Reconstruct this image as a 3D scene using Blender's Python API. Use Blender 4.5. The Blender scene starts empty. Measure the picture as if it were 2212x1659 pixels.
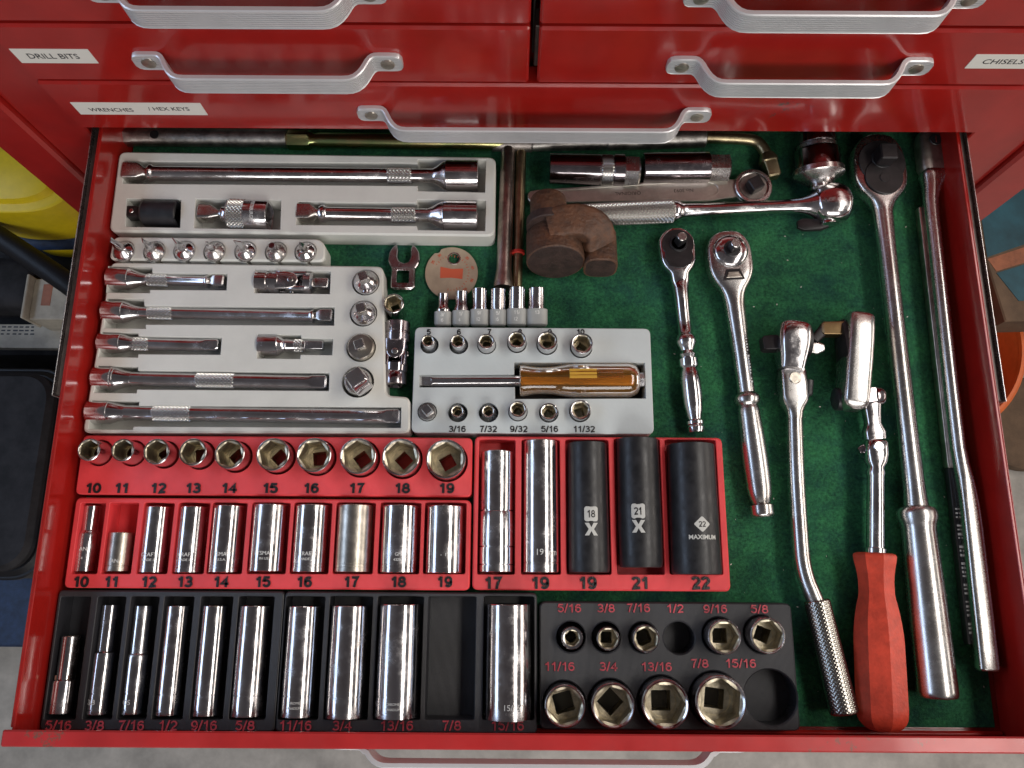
import bpy, math, random
from math import sin, cos, pi, radians, tan, sqrt, atan2
from mathutils import Vector, Matrix
from mathutils.geometry import delaunay_2d_cdt
random.seed(7)
S = 0.001                       # the script measures in millimetres
SC = bpy.context.scene
C = SC.collection

# ------------------------------------------------------------------ camera
F, CX, CY, H = 1680.0, 1106.0, 829.5, 560.0      # focal length and centre for a picture 2212 wide; height over the felt
TH, PSI = radians(13.75), radians(0.365)
cd = bpy.data.cameras.new('camera'); cam = bpy.data.objects.new('camera', cd); C.objects.link(cam)
cd.sensor_width = 36; cd.lens = F/2212*36; cd.clip_start = 0.01; cd.clip_end = 50
cam.location = (0, 0, H*S)
RC = Matrix.Rotation(PSI, 3, 'Z') @ Matrix.Rotation(TH, 3, 'X')
cam.rotation_euler = RC.to_euler()
SC.camera = cam

# ------------------------------------------------------------------ world and lamps (a garage: strip lamps, open door behind)
SC.view_settings.view_transform = 'Standard'; SC.view_settings.look = 'None'
SC.view_settings.exposure = 0.0; SC.view_settings.gamma = 1.0
w = bpy.data.worlds.new('World'); SC.world = w; w.use_nodes = True
_n = w.node_tree.nodes; _l = w.node_tree.links            # dim garage stand-in: gradient added to shade the chrome, darker overhead, lighter low
_tc = _n.new('ShaderNodeTexCoord'); _sp = _n.new('ShaderNodeSeparateXYZ'); _l.new(_tc.outputs['Generated'], _sp.inputs[0])
_cr = _n.new('ShaderNodeValToRGB'); _l.new(_sp.outputs['Z'], _cr.inputs[0]); _e = _cr.color_ramp.elements
_e[0].position = .0; _e[0].color = (.175, .165, .165, 1); _e[1].position = 1.; _e[1].color = (.060, .054, .058, 1)
_m = _e.new if False else _cr.color_ramp.elements.new(.75); _m.color = (.105, .098, .102, 1)
_l.new(_cr.outputs[0], _n['Background'].inputs[0]); _n['Background'].inputs[1].default_value = 1.0
def area(name, loc, target, sx, sy, power, col, long_y=True):
    l = bpy.data.lights.new(name, 'AREA'); l.shape = 'RECTANGLE'; l.size = sx*S; l.size_y = sy*S
    l.energy = power; l.color = col
    o = bpy.data.objects.new(name, l); C.objects.link(o)
    z = (Vector(loc)-Vector(target)).normalized()
    y = Vector((0, 1, 0)) if long_y else Vector((0, 0, 1))
    y = (y-z*y.dot(z)).normalized(); x = y.cross(z)
    m = Matrix((x, y, z)).transposed().to_4x4(); m.translation = Vector(loc)*S; o.matrix_world = m
area('ceiling_strip_lamp', (1000, 150, 1350), (0, 100, 0), 300, 1900, 17, (1.0, 0.94, 0.87))
area('right_window_light', (1900, 150, 560), (0, 100, 0), 500, 1300, 8, (1.0, 0.90, 0.80))
area('left_window_light', (-1500, 150, 900), (0, 100, 0), 420, 1700, 9, (0.55, 0.72, 1.0))
area('door_light', (300, -1500, 950), (0, 100, 0), 1400, 600, 17, (1.0, 0.97, 0.94), False)

# ------------------------------------------------------------------ from the picture to the place
def ray(u, v): return RC @ Vector((u-CX, CY-v, -F))
def P(u, v, z):
    d = ray(u, v); t = (z-H)/d.z
    return Vector((d.x*t, d.y*t, z))
def PY(u, v, y):
    d = ray(u, v); t = y/d.y
    return Vector((d.x*t, y, H+d.z*t))
def sc_at(u, v, z):
    d = ray(u, v); return ((z-H)/d.z)            # millimetres per picture pixel across the view
def Z1(x, y): return (801.9+.3*x, 497.7+.3*y)     # enlarged views of the photograph
def Z2(x, y): return (110.6+.4251*x, 912.5+.4251*y)
def Z3(x, y): return (967.75+.3*x, 912.5+.3*y)
def Z4(x, y): return (.5375*x, 1244.2+.5375*y)
def Z5(x, y): return (1133.65+.2875*x, 1272+.2875*y)

# ------------------------------------------------------------------ materials
M = {}
def mat(name, col, rough=.5, metal=0., bump=0., bscale=400., var=0., vscale=60., coat=0., trans=0., spec=None, stretch=(1,1,1), rvar=0., col2=None, detail=4):
    m = bpy.data.materials.new(name); m.use_nodes = True; nt = m.node_tree; N = nt.nodes; L = nt.links
    b = N['Principled BSDF']
    b.inputs['Base Color'].default_value = (*col, 1); b.inputs['Roughness'].default_value = rough
    b.inputs['Metallic'].default_value = metal
    b.inputs['Coat Weight'].default_value = coat; b.inputs['Coat Roughness'].default_value = .08
    b.inputs['Transmission Weight'].default_value = trans
    if spec is not None: b.inputs['Specular IOR Level'].default_value = spec
    tc = N.new('ShaderNodeTexCoord'); mp = N.new('ShaderNodeMapping'); mp.inputs['Scale'].default_value = stretch
    L.new(tc.outputs['Object'], mp.inputs['Vector'])
    if var or col2:
        n = N.new('ShaderNodeTexNoise'); n.inputs['Scale'].default_value = vscale; n.inputs['Detail'].default_value = detail
        n.inputs['Roughness'].default_value = .65
        L.new(mp.outputs[0], n.inputs['Vector'])
        r = N.new('ShaderNodeValToRGB'); L.new(n.outputs['Fac'], r.inputs[0])
        r.color_ramp.elements[0].position = .36; r.color_ramp.elements[1].position = .64
        c2 = col2 if col2 else tuple(min(1, c*(1+var)) for c in col)
        c1 = col if col2 else tuple(c*(1-var) for c in col)
        r.color_ramp.elements[0].color = (*c1, 1); r.color_ramp.elements[1].color = (*c2, 1)
        L.new(r.outputs[0], b.inputs['Base Color'])
    if rvar:
        n3 = N.new('ShaderNodeTexNoise'); n3.inputs['Scale'].default_value = vscale*1.7; n3.inputs['Detail'].default_value = 5
        L.new(mp.outputs[0], n3.inputs['Vector'])
        mr = N.new('ShaderNodeMapRange'); mr.inputs['From Min'].default_value = .35; mr.inputs['From Max'].default_value = .7
        mr.inputs['To Min'].default_value = rough; mr.inputs['To Max'].default_value = rough+rvar
        L.new(n3.outputs['Fac'], mr.inputs['Value']); L.new(mr.outputs[0], b.inputs['Roughness'])
    if bump:
        n2 = N.new('ShaderNodeTexNoise'); n2.inputs['Scale'].default_value = bscale; n2.inputs['Detail'].default_value = 3
        L.new(mp.outputs[0], n2.inputs['Vector'])
        bp = N.new('ShaderNodeBump'); bp.inputs['Strength'].default_value = bump; bp.inputs['Distance'].default_value = .001
        L.new(n2.outputs['Fac'], bp.inputs['Height']); L.new(bp.outputs[0], b.inputs['Normal'])
    M[name] = m; return m
def metal_mat(name, col, r0, rv):
    # plated steel: fine scratches, finger smudges that dull the gloss, faint tarnish
    m = bpy.data.materials.new(name); m.use_nodes = True; nt = m.node_tree; N = nt.nodes; L = nt.links; M[name] = m
    b = N['Principled BSDF']; b.inputs['Metallic'].default_value = 1
    tc = N.new('ShaderNodeTexCoord'); oi = N.new('ShaderNodeObjectInfo')
    off = N.new('ShaderNodeVectorMath'); off.operation = 'ADD'; L.new(tc.outputs['Object'], off.inputs[0]); L.new(oi.outputs['Random'], off.inputs[1])
    def noise(s, d, st=(1,1,1), r=.6):
        mp = N.new('ShaderNodeMapping'); mp.inputs['Scale'].default_value = st; L.new(off.outputs[0], mp.inputs[0])
        n = N.new('ShaderNodeTexNoise'); n.inputs['Scale'].default_value = s; n.inputs['Detail'].default_value = d; n.inputs['Roughness'].default_value = r
        L.new(mp.outputs[0], n.inputs['Vector']); return n
    sm = noise(70, 6, r=.7); sc1 = noise(420, 3, (1,.08,1)); sc2 = noise(420, 3, (.08,1,1)); ta = noise(34, 7, r=.75)
    mr = N.new('ShaderNodeMapRange'); mr.inputs['From Min'].default_value = .46; mr.inputs['From Max'].default_value = .74
    mr.inputs['To Min'].default_value = r0; mr.inputs['To Max'].default_value = r0+rv; L.new(sm.outputs['Fac'], mr.inputs['Value'])
    a = N.new('ShaderNodeMath'); a.operation = 'MULTIPLY'; L.new(sc1.outputs['Fac'], a.inputs[0]); L.new(sc2.outputs['Fac'], a.inputs[1])
    a2 = N.new('ShaderNodeMapRange'); a2.inputs['From Min'].default_value = .30; a2.inputs['From Max'].default_value = .46; a2.inputs['To Max'].default_value = .09
    L.new(a.outputs[0], a2.inputs['Value'])
    ad = N.new('ShaderNodeMath'); ad.operation = 'ADD'; L.new(mr.outputs[0], ad.inputs[0]); L.new(a2.outputs[0], ad.inputs[1]); L.new(ad.outputs[0], b.inputs['Roughness'])
    cr = N.new('ShaderNodeValToRGB'); L.new(ta.outputs['Fac'], cr.inputs[0]); e = cr.color_ramp.elements
    e[0].position = .34; e[0].color = (col[0]*.80, col[1]*.76, col[2]*.72, 1); e[1].position = .56; e[1].color = (*col, 1); L.new(cr.outputs[0], b.inputs['Base Color'])
    bp = N.new('ShaderNodeBump'); bp.inputs['Strength'].default_value = .018; bp.inputs['Distance'].default_value = .0004
    L.new(a.outputs[0], bp.inputs['Height']); L.new(bp.outputs[0], b.inputs['Normal'])
    return m
metal_mat('chrome', (.66,.645,.66), .125, .24)
metal_mat('chrome_dark', (.42,.38,.40), .11, .26)
metal_mat('satin', (.60,.585,.575), .25, .08)
mat('steel_dull', (.50,.46,.40), .34, 1, bump=.1, bscale=500, var=.22, vscale=140)
mat('bore', (.57,.51,.385), .42, 1, bump=.12, bscale=500, var=.28, vscale=150)
mat('bore_dark', (.16,.14,.12), .45, 1, bump=.1, bscale=500, var=.3, vscale=200)
mat('knurl', (.50,.49,.47), .26, 1)
mat('knurl_dark', (.38,.36,.33), .24, 1)
mat('galvanised', (.42,.40,.37), .42, 1, bump=.3, bscale=350, var=.35, vscale=110)
mat('brass_zinc', (.50,.42,.20), .26, 1, bump=.06, bscale=500, col2=(.30,.38,.16), vscale=45)
mat('brass_rod', (.40,.33,.20), .36, 1, bump=.1, bscale=500, var=.25, vscale=90)
mat('bronze', (.30,.20,.10), .35, 1, var=.2)
mat('old_steel', (.30,.27,.25), .46, 1, bump=.15, bscale=400, var=.3, vscale=100)
mat('aged_steel', (.44,.38,.34), .34, 1, bump=.15, bscale=400, var=.28, vscale=90)
mat('forged', (.50,.47,.42), .42, 1, bump=.15, bscale=600, var=.12, vscale=80)
mat('black_oxide', (.014,.014,.016), .34, 0, bump=.06, bscale=400, rvar=.18, var=.3, vscale=90, spec=.5)
mat('black_plate', (.016,.013,.014), .40, 0, bump=.05, bscale=400, var=.35, vscale=120, spec=.35)
mat('rust', (.055,.030,.020), .58, 0, bump=1.0, bscale=330, col2=(.135,.058,.028), vscale=75, detail=8, spec=.5)
mat('old_rust', (.040,.022,.018), .6, 0, bump=.5, bscale=500, var=.35, vscale=120, detail=8)
mat('aluminium', (.70,.70,.71), .34, .45, var=.04, vscale=40)
mat('laser_mark', (.50,.50,.47), .6, 0)
mat('etch', (.62,.62,.60), .55, 0)
mat('etch_dark', (.10,.09,.08), .5, .6)
mat('white_print', (.63,.63,.585), .46, 0, bump=.12, bscale=500, var=.04, vscale=30)
mat('grey_print', (.52,.56,.56), .42, 0, bump=.08, bscale=400, var=.04, vscale=25)
mat('black_print', (.020,.020,.023), .42, 0, bump=.3, bscale=500, var=.3, vscale=90)
mat('red_ink', (.48,.055,.075), .5, 0, bump=.4, bscale=900, var=.2, vscale=300)
mat('black_ink', (.012,.010,.012), .4, 0, bump=.5, bscale=900)
mat('paint_red', (.30,.008,.013), .13, 0, bump=.02, bscale=60, coat=.4, var=.10, vscale=25, rvar=.10)
mat('paint_red_worn', (.42,.02,.025), .32, 0, bump=.15, bscale=200, var=.3, vscale=50, rvar=.2, coat=.2)
mat('paper', (.72,.70,.64), .6)
mat('ink', (.02,.02,.025), .5)
mat('clip_white', (.40,.41,.395), .45, trans=.1)
mat('moulded', (.75,.75,.72), .5)
mat('amber', (.58,.27,.05), .07, trans=.85, coat=.5, var=.1, vscale=60)
mat('amber_light', (.55,.31,.045), .14, 0, coat=.5)
mat('handle_red', (.52,.050,.024), .42, 0, bump=.25, bscale=500, var=.16, vscale=130)
mat('red_rubber', (.55,.03,.02), .5)
mat('gauge', (.46,.36,.26), .42, .35, bump=.06, var=.12, vscale=60)
mat('gauge_print', (.55,.10,.045), .5)
mat('void', (.006,.006,.007), .6)
mat('rail_grey', (.09,.075,.07), .4, .6, bump=.1, var=.25)
mat('concrete', (.40,.38,.345), .8, 0, bump=.35, bscale=120, var=.22, vscale=14, detail=8)
mat('yellow_plastic', (.78,.58,.012), .4, 0, var=.06)
mat('black_plastic', (.008,.008,.010), .45, 0, spec=.3, bump=.2, bscale=300)
mat('grey_plastic', (.020,.019,.021), .65, 0, spec=.25, bump=.2, bscale=150, var=.4, vscale=30)
mat('blue_plastic', (.015,.035,.09), .5, 0, var=.3)
mat('card', (.42,.38,.31), .7, 0, bump=.2, var=.2, vscale=25)
mat('card_brown', (.12,.075,.045), .8, 0, bump=.2, var=.2, vscale=25)
mat('orange_plastic', (.62,.13,.03), .42, 0, var=.08)
mat('teal_print', (.012,.065,.09), .5, 0, var=.3, vscale=18)
mat('orange_print', (.30,.10,.045), .5, 0, var=.3, vscale=30)

def print_mat(name, col, band=1.6, scale=420):       # printed plastic: fine layer lines with joints across
    m = mat(name, col, .45, 0, var=.10, vscale=22); nt = m.node_tree; N = nt.nodes; L = nt.links
    tc = [n for n in N if n.type == 'TEX_COORD'][0]
    wv = N.new('ShaderNodeTexWave'); wv.bands_direction = 'X'; wv.inputs['Scale'].default_value = scale; wv.inputs['Distortion'].default_value = 1.
    wv2 = N.new('ShaderNodeTexNoise'); wv2.inputs['Scale'].default_value = 300
    L.new(tc.outputs['Object'], wv.inputs['Vector']); L.new(tc.outputs['Object'], wv2.inputs['Vector'])
    ad = N.new('ShaderNodeMath'); ad.operation = 'ADD'; L.new(wv.outputs['Fac'], ad.inputs[0]); L.new(wv2.outputs['Fac'], ad.inputs[1])
    bp = N.new('ShaderNodeBump'); bp.inputs['Strength'].default_value = .3; bp.inputs['Distance'].default_value = .0006
    L.new(ad.outputs[0], bp.inputs['Height']); L.new(bp.outputs[0], N['Principled BSDF'].inputs['Normal'])
    return m
print_mat('red_print', (.70,.048,.055))
print_mat('black_print', (.022,.022,.026))

def worn_paint(name, base, rough, chip, amount):
    m = mat(name, base, rough, 0, bump=.02, bscale=60, coat=.35, var=.10, vscale=25, rvar=.12); nt = m.node_tree; N = nt.nodes; L = nt.links
    b = N['Principled BSDF']; tc = [n for n in N if n.type == 'TEX_COORD'][0]; old = b.inputs['Base Color'].links[0].from_socket
    n1 = N.new('ShaderNodeTexNoise'); n1.inputs['Scale'].default_value = 95; n1.inputs['Detail'].default_value = 8; n1.inputs['Roughness'].default_value = .8
    n2 = N.new('ShaderNodeTexNoise'); n2.inputs['Scale'].default_value = 9; n2.inputs['Detail'].default_value = 3
    for n in (n1, n2): L.new(tc.outputs['Object'], n.inputs['Vector'])
    mu = N.new('ShaderNodeMath'); mu.operation = 'MULTIPLY'; L.new(n1.outputs['Fac'], mu.inputs[0]); L.new(n2.outputs['Fac'], mu.inputs[1])
    mr = N.new('ShaderNodeMapRange'); mr.inputs['From Min'].default_value = amount; mr.inputs['From Max'].default_value = amount+.03; L.new(mu.outputs[0], mr.inputs['Value'])
    mx = N.new('ShaderNodeMix'); mx.data_type = 'RGBA'; L.new(mr.outputs[0], mx.inputs[0]); L.new(old, mx.inputs[6]); mx.inputs[7].default_value = (*chip, 1)
    L.new(mx.outputs[2], b.inputs['Base Color'])
worn_paint('paint_red', (.325,.012,.009), .13, (.10,.04,.035), .40)
worn_paint('paint_red_worn', (.42,.022,.022), .28, (.20,.07,.05), .372)

def felt_mat():
    m = mat('felt', (.010,.062,.028), .95, 0, spec=.15); nt = m.node_tree; N = nt.nodes; L = nt.links
    b = N['Principled BSDF']; tc = [n for n in N if n.type == 'TEX_COORD'][0]
    def noise(s, d, r=.6):
        n = N.new('ShaderNodeTexNoise'); n.inputs['Scale'].default_value = s; n.inputs['Detail'].default_value = d; n.inputs['Roughness'].default_value = r
        L.new(tc.outputs['Object'], n.inputs['Vector']); return n
    a = noise(38, 9, .8); f = noise(430, 5, .75); bl = noise(15, 6, .7)
    r = N.new('ShaderNodeValToRGB'); L.new(a.outputs['Fac'], r.inputs[0])
    e = r.color_ramp.elements; e[0].position = .36; e[0].color = (.012,.056,.042,1); e[1].position = .62; e[1].color = (.034,.175,.072,1)
    r2 = N.new('ShaderNodeValToRGB'); L.new(f.outputs['Fac'], r2.inputs[0])
    e = r2.color_ramp.elements; e[0].position = .3; e[0].color = (.35,.35,.4,1); e[1].position = .7; e[1].color = (1.5,1.5,1.4,1)
    mx = N.new('ShaderNodeMix'); mx.data_type = 'RGBA'; mx.blend_type = 'MULTIPLY'; mx.inputs[0].default_value = 1
    L.new(r.outputs[0], mx.inputs[6]); L.new(r2.outputs[0], mx.inputs[7])
    r3 = N.new('ShaderNodeValToRGB'); L.new(bl.outputs['Fac'], r3.inputs[0])
    e = r3.color_ramp.elements; e[0].position = .52; e[0].color = (0,0,0,1); e[1].position = .72; e[1].color = (.5,.5,.5,1)
    m2 = N.new('ShaderNodeMix'); m2.data_type = 'RGBA'
    L.new(r3.outputs[0], m2.inputs[0]); L.new(mx.outputs[2], m2.inputs[6]); m2.inputs[7].default_value = (.014,.050,.070,1)
    L.new(m2.outputs[2], b.inputs['Base Color'])
    ad = N.new('ShaderNodeMath'); ad.operation = 'ADD'; L.new(f.outputs['Fac'], ad.inputs[0]); L.new(a.outputs['Fac'], ad.inputs[1])
    bp = N.new('ShaderNodeBump'); bp.inputs['Strength'].default_value = .9; bp.inputs['Distance'].default_value = .0015
    L.new(ad.outputs[0], bp.inputs['Height']); L.new(bp.outputs[0], b.inputs['Normal'])
    b.inputs['Sheen Weight'].default_value = .25; b.inputs['Sheen Tint'].default_value = (.2,.6,.35,1)
felt_mat()

# ------------------------------------------------------------------ things, frames, meshes
class Fr:                       # a frame: matrix in mm, s = mm per unit used in it, L = length in those units
    def __init__(s, m, sc, L): s.M = m; s.s = sc; s.L = L
def axes(o, x, up):
    x = x.normalized()
    if abs(x.dot(Vector(up).normalized())) > .999: up = Vector((0,1,0))
    z = (up - x*up.dot(x)).normalized(); y = z.cross(x)
    m = Matrix.Identity(4)
    for i, a in enumerate((x, y, z)):
        for j in range(3): m[j][i] = a[j]
    for j in range(3): m[j][3] = o[j]
    return m
def frame(a, b, za, zb=None, up=(0,0,1)):
    zb = za if zb is None else zb
    A = P(*a, za); B = P(*b, zb); L = sqrt((a[0]-b[0])**2+(a[1]-b[1])**2)
    return Fr(axes(A, B-A, Vector(up)), (B-A).length/L, L)
def fworld(A, B, up=(0,0,1), s=1.0):
    A = Vector(A); B = Vector(B); return Fr(axes(A, B-A, Vector(up)), s, (B-A).length/s)
def stand(u, v, zt, zb, tilt=(0,0), rot=0., s=None):     # axis upright through the top point
    T = P(u, v, zt); ax = Vector((tilt[0], tilt[1], 1)).normalized()
    B = T - ax*((zt-zb)/ax.z); s = s or sc_at(u, v, zt)
    return Fr(axes(B, ax, Vector((cos(rot), sin(rot), 0))), s, (T-B).length/s)

def thing(name, label, cat, fr, group=None, kind=None):
    o = bpy.data.objects.new(name, None); C.objects.link(o); o.empty_display_size = .01
    m = fr.M.copy(); m.translation = m.translation*S; o.matrix_world = m
    o['label'] = label; o['category'] = cat
    if group: o['group'] = group
    if kind: o['kind'] = kind
    return o
ORIG = Fr(Matrix.Identity(4), 1.0, 1)
def part(root, name, fr, me, material, parent=None, label=None, kind=None, smooth=35):
    """me = (verts in frame units, faces)"""
    vs, fs = me[0], me[1]
    par = parent or root
    base = par['_m'] if par and '_m' in par.keys() else None
    Mw = fr.M; inv = None
    if par is not None:
        inv = MW[par.name].inverted()
    out = []
    for p in vs:
        q = Mw @ (Vector(p)*fr.s)
        if inv is not None: q = inv @ q
        out.append(q*S)
    m = bpy.data.meshes.new(name); m.from_pydata(out, [], fs); m.validate(); m.update()
    if smooth:
        for p in m.polygons: p.use_smooth = True
        m.set_sharp_from_angle(angle=radians(smooth))
    m.materials.append(M[material])
    o = bpy.data.objects.new(name, m); C.objects.link(o)
    if par is not None:
        o.parent = par
    if label: o['label'] = label
    if kind: o['kind'] = kind
    MW[o.name] = MW[par.name] if par is not None else Matrix.Identity(4)
    return o
MW = {}
def T(name, label, cat, fr, group=None, kind=None):
    o = thing(name, label, cat, fr, group, kind); MW[o.name] = fr.M.copy(); return o
def solo(name, fr, me, material, label=None, cat=None, group=None, kind=None, smooth=35):
    o = part(None, name, fr, me, material, None, label, kind, smooth)
    if cat: o['category'] = cat
    if group: o['group'] = group
    return o

def sh(kind, a, rot=0.):
    """outline radius factor points: number n>0 superellipse; -k regular polygon with flat radius 1"""
    if kind > 0:
        c, s_ = cos(a), sin(a); e = 2.0/kind
        return (math.copysign(abs(c)**e, c), math.copysign(abs(s_)**e, s_))
    k = -kind; b = a-rot; q = 2*pi/k
    r = 1.0/cos(((b+q/2) % q)-q/2)
    return (r*cos(a), r*sin(a))
def loft(secs, N=40, cap0=True, cap1=True, rot=0., sub=1):
    """secs: (x, ry, rz, shape, oy, oz) along local x"""
    ss = [tuple(list(s)+[None]*(6-len(s))) for s in secs]
    ss = [(x, ry, rz if rz is not None else ry, sp if sp is not None else 2, oy or 0, oz or 0) for x, ry, rz, sp, oy, oz in ss]
    if sub > 1:                 # shape-preserving cubic between the sections
        n_ = len(ss); m_ = []
        for i in range(n_):
            if i in (0, n_-1): m_.append([0]*6); continue
            h0 = ss[i][0]-ss[i-1][0] or 1e-6; h1 = ss[i+1][0]-ss[i][0] or 1e-6; r = []
            for k in range(6):
                d0 = (ss[i][k]-ss[i-1][k])/h0; d1 = (ss[i+1][k]-ss[i][k])/h1
                r.append(0 if d0*d1 <= 0 else 3*(h0+h1)/((2*h1+h0)/d0+(h1+2*h0)/d1))
            m_.append(r)
        for e in (0, n_-1):
            a, b = (0, 1) if e == 0 else (n_-2, n_-1); h0 = ss[b][0]-ss[a][0] or 1e-6
            m_[e] = [(ss[b][k]-ss[a][k])/h0 for k in range(6)]
        o = []
        for i in range(n_-1):
            h0 = ss[i+1][0]-ss[i][0]
            for q in range(sub):
                t = q/sub; r = []
                for k in range(6):
                    a, b = ss[i][k], ss[i+1][k]
                    r.append((2*t**3-3*t*t+1)*a+(t**3-2*t*t+t)*h0*m_[i][k]+(-2*t**3+3*t*t)*b+(t**3-t*t)*h0*m_[i+1][k])
                r[0] = ss[i][0]+h0*t
                r[3] = ss[i][3] if min(ss[i][3], ss[i+1][3]) < 0 else r[3]
                r[1] = max(r[1], .01); r[2] = max(r[2], .01); o.append(tuple(r))
        o.append(ss[-1]); ss = o
    vs, fs = [], []
    for x, ry, rz, sp, oy, oz in ss:
        for i in range(N):
            a = 2*pi*i/N
            p = sh(sp, a, rot); vs.append((x, oy+ry*p[0], oz+rz*p[1]))
    for j in range(len(ss)-1):
        for i in range(N):
            a, b = j*N+i, j*N+(i+1) % N
            fs.append((a, b, b+N, a+N)[::-1])
    if cap0: fs.append(tuple(range(N)))
    if cap1: fs.append(tuple(range((len(ss)-1)*N, len(ss)*N))[::-1])
    return vs, fs
def join(*ms):
    vs, fs = [], []
    for v, f in ms:
        o = len(vs); vs += list(v); fs += [tuple(i+o for i in q) for q in f]
    return vs, fs
def xf(me, m): return [tuple(m @ Vector(p)) for p in me[0]], me[1]
def box(x0, x1, y0, y1, z0, z1, b=0.):
    """a box with chamfered edges"""
    if b <= 0:
        vs = [(x, y, z) for x in (x0, x1) for y in (y0, y1) for z in (z0, z1)]
        return vs, [(0,1,3,2), (4,6,7,5), (0,4,5,1), (2,3,7,6), (0,2,6,4), (1,5,7,3)]
    cx, cy, cz = (x0+x1)/2, (y0+y1)/2, (z0+z1)/2; hx, hy, hz = abs(x1-x0)/2, abs(y1-y0)/2, abs(z1-z0)/2
    vs, idx = [], {}
    for sx in (-1, 1):
        for sy in (-1, 1):
            for sz in (-1, 1):
                for k, (dx, dy, dz) in enumerate(((0,b,b), (b,0,b), (b,b,0))):
                    idx[(sx,sy,sz,k)] = len(vs); vs.append((cx+sx*(hx-dx), cy+sy*(hy-dy), cz+sz*(hz-dz)))
    fs = []
    for s_ in (-1, 1):
        fs.append([idx[(s_,a,c,0)] for a, c in ((-1,-1), (-1,1), (1,1), (1,-1))][::(1 if s_ < 0 else -1)])
        fs.append([idx[(a,s_,c,1)] for a, c in ((-1,-1), (-1,1), (1,1), (1,-1))][::(-1 if s_ < 0 else 1)])
        fs.append([idx[(a,c,s_,2)] for a, c in ((-1,-1), (-1,1), (1,1), (1,-1))][::(1 if s_ < 0 else -1)])
    for a in (-1, 1):
        for c in (-1, 1):
            e = [idx[(-1,a,c,1)], idx[(1,a,c,1)], idx[(1,a,c,2)], idx[(-1,a,c,2)]]; fs.append(e if a*c > 0 else e[::-1])
            e = [idx[(a,-1,c,0)], idx[(a,1,c,0)], idx[(a,1,c,2)], idx[(a,-1,c,2)]]; fs.append(e[::-1] if a*c > 0 else e)
            e = [idx[(a,c,-1,0)], idx[(a,c,1,0)], idx[(a,c,1,1)], idx[(a,c,-1,1)]]; fs.append(e if a*c > 0 else e[::-1])
    for sx in (-1, 1):
        for sy in (-1, 1):
            for sz in (-1, 1):
                t = [idx[(sx,sy,sz,k)] for k in range(3)]; fs.append(t if sx*sy*sz > 0 else t[::-1])
    return vs, fs
def area2(p): return sum(p[i][0]*p[(i+1) % len(p)][1]-p[(i+1) % len(p)][0]*p[i][1] for i in range(len(p)))/2
def ccw(p): return list(p) if area2(p) > 0 else list(p)[::-1]
def offset(p, d):               # p ccw, d > 0 goes inwards
    n = len(p); o = []
    for i in range(n):
        a, b, c = Vector(p[i-1]), Vector(p[i]), Vector(p[(i+1) % n])
        e1 = (b-a).normalized(); e2 = (c-b).normalized()
        n1 = Vector((-e1.y, e1.x)); n2 = Vector((-e2.y, e2.x)); k = (n1+n2)
        k = k/max(k.dot(n1), .3) if k.length > 1e-6 else n1
        o.append((b.x+k.x*d, b.y+k.y*d))
    return o
def inside(p, x, y):
    r = False; n = len(p); j = n-1
    for i in range(n):
        xi, yi = p[i]; xj, yj = p[j]
        if (yi > y) != (yj > y) and x < (xj-xi)*(y-yi)/(yj-yi)+xi: r = not r
        j = i
    return r
def rrect(x0, x1, y0, y1, r, k=5):
    o = []
    for cx, cy, a0 in ((x1-r, y1-r, 0), (x0+r, y1-r, 90), (x0+r, y0+r, 180), (x1-r, y0+r, 270)):
        for i in range(k+1):
            a = radians(a0+90*i/k); o.append((cx+r*cos(a), cy+r*sin(a)))
    return o
def rounded(pts, r, k=4):       # rounds the corners of any polygon
    pts = ccw(pts); o = []; n = len(pts)
    rr = r if isinstance(r, (list, tuple)) else [r]*n
    for i in range(n):
        a, b, c = Vector(pts[i-1]), Vector(pts[i]), Vector(pts[(i+1) % n])
        d1 = (a-b); d2 = (c-b); q = min(rr[i], d1.length*.45, d2.length*.45)
        p1 = b+d1.normalized()*q; p2 = b+d2.normalized()*q
        for j in range(k+1):
            t = j/k; o.append(tuple(p1*(1-t)**2+b*2*t*(1-t)+p2*t*t))
    return o
def circle(x, y, r, n=40): return [(x+r*cos(2*pi*i/n), y+r*sin(2*pi*i/n)) for i in range(n)]
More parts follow.
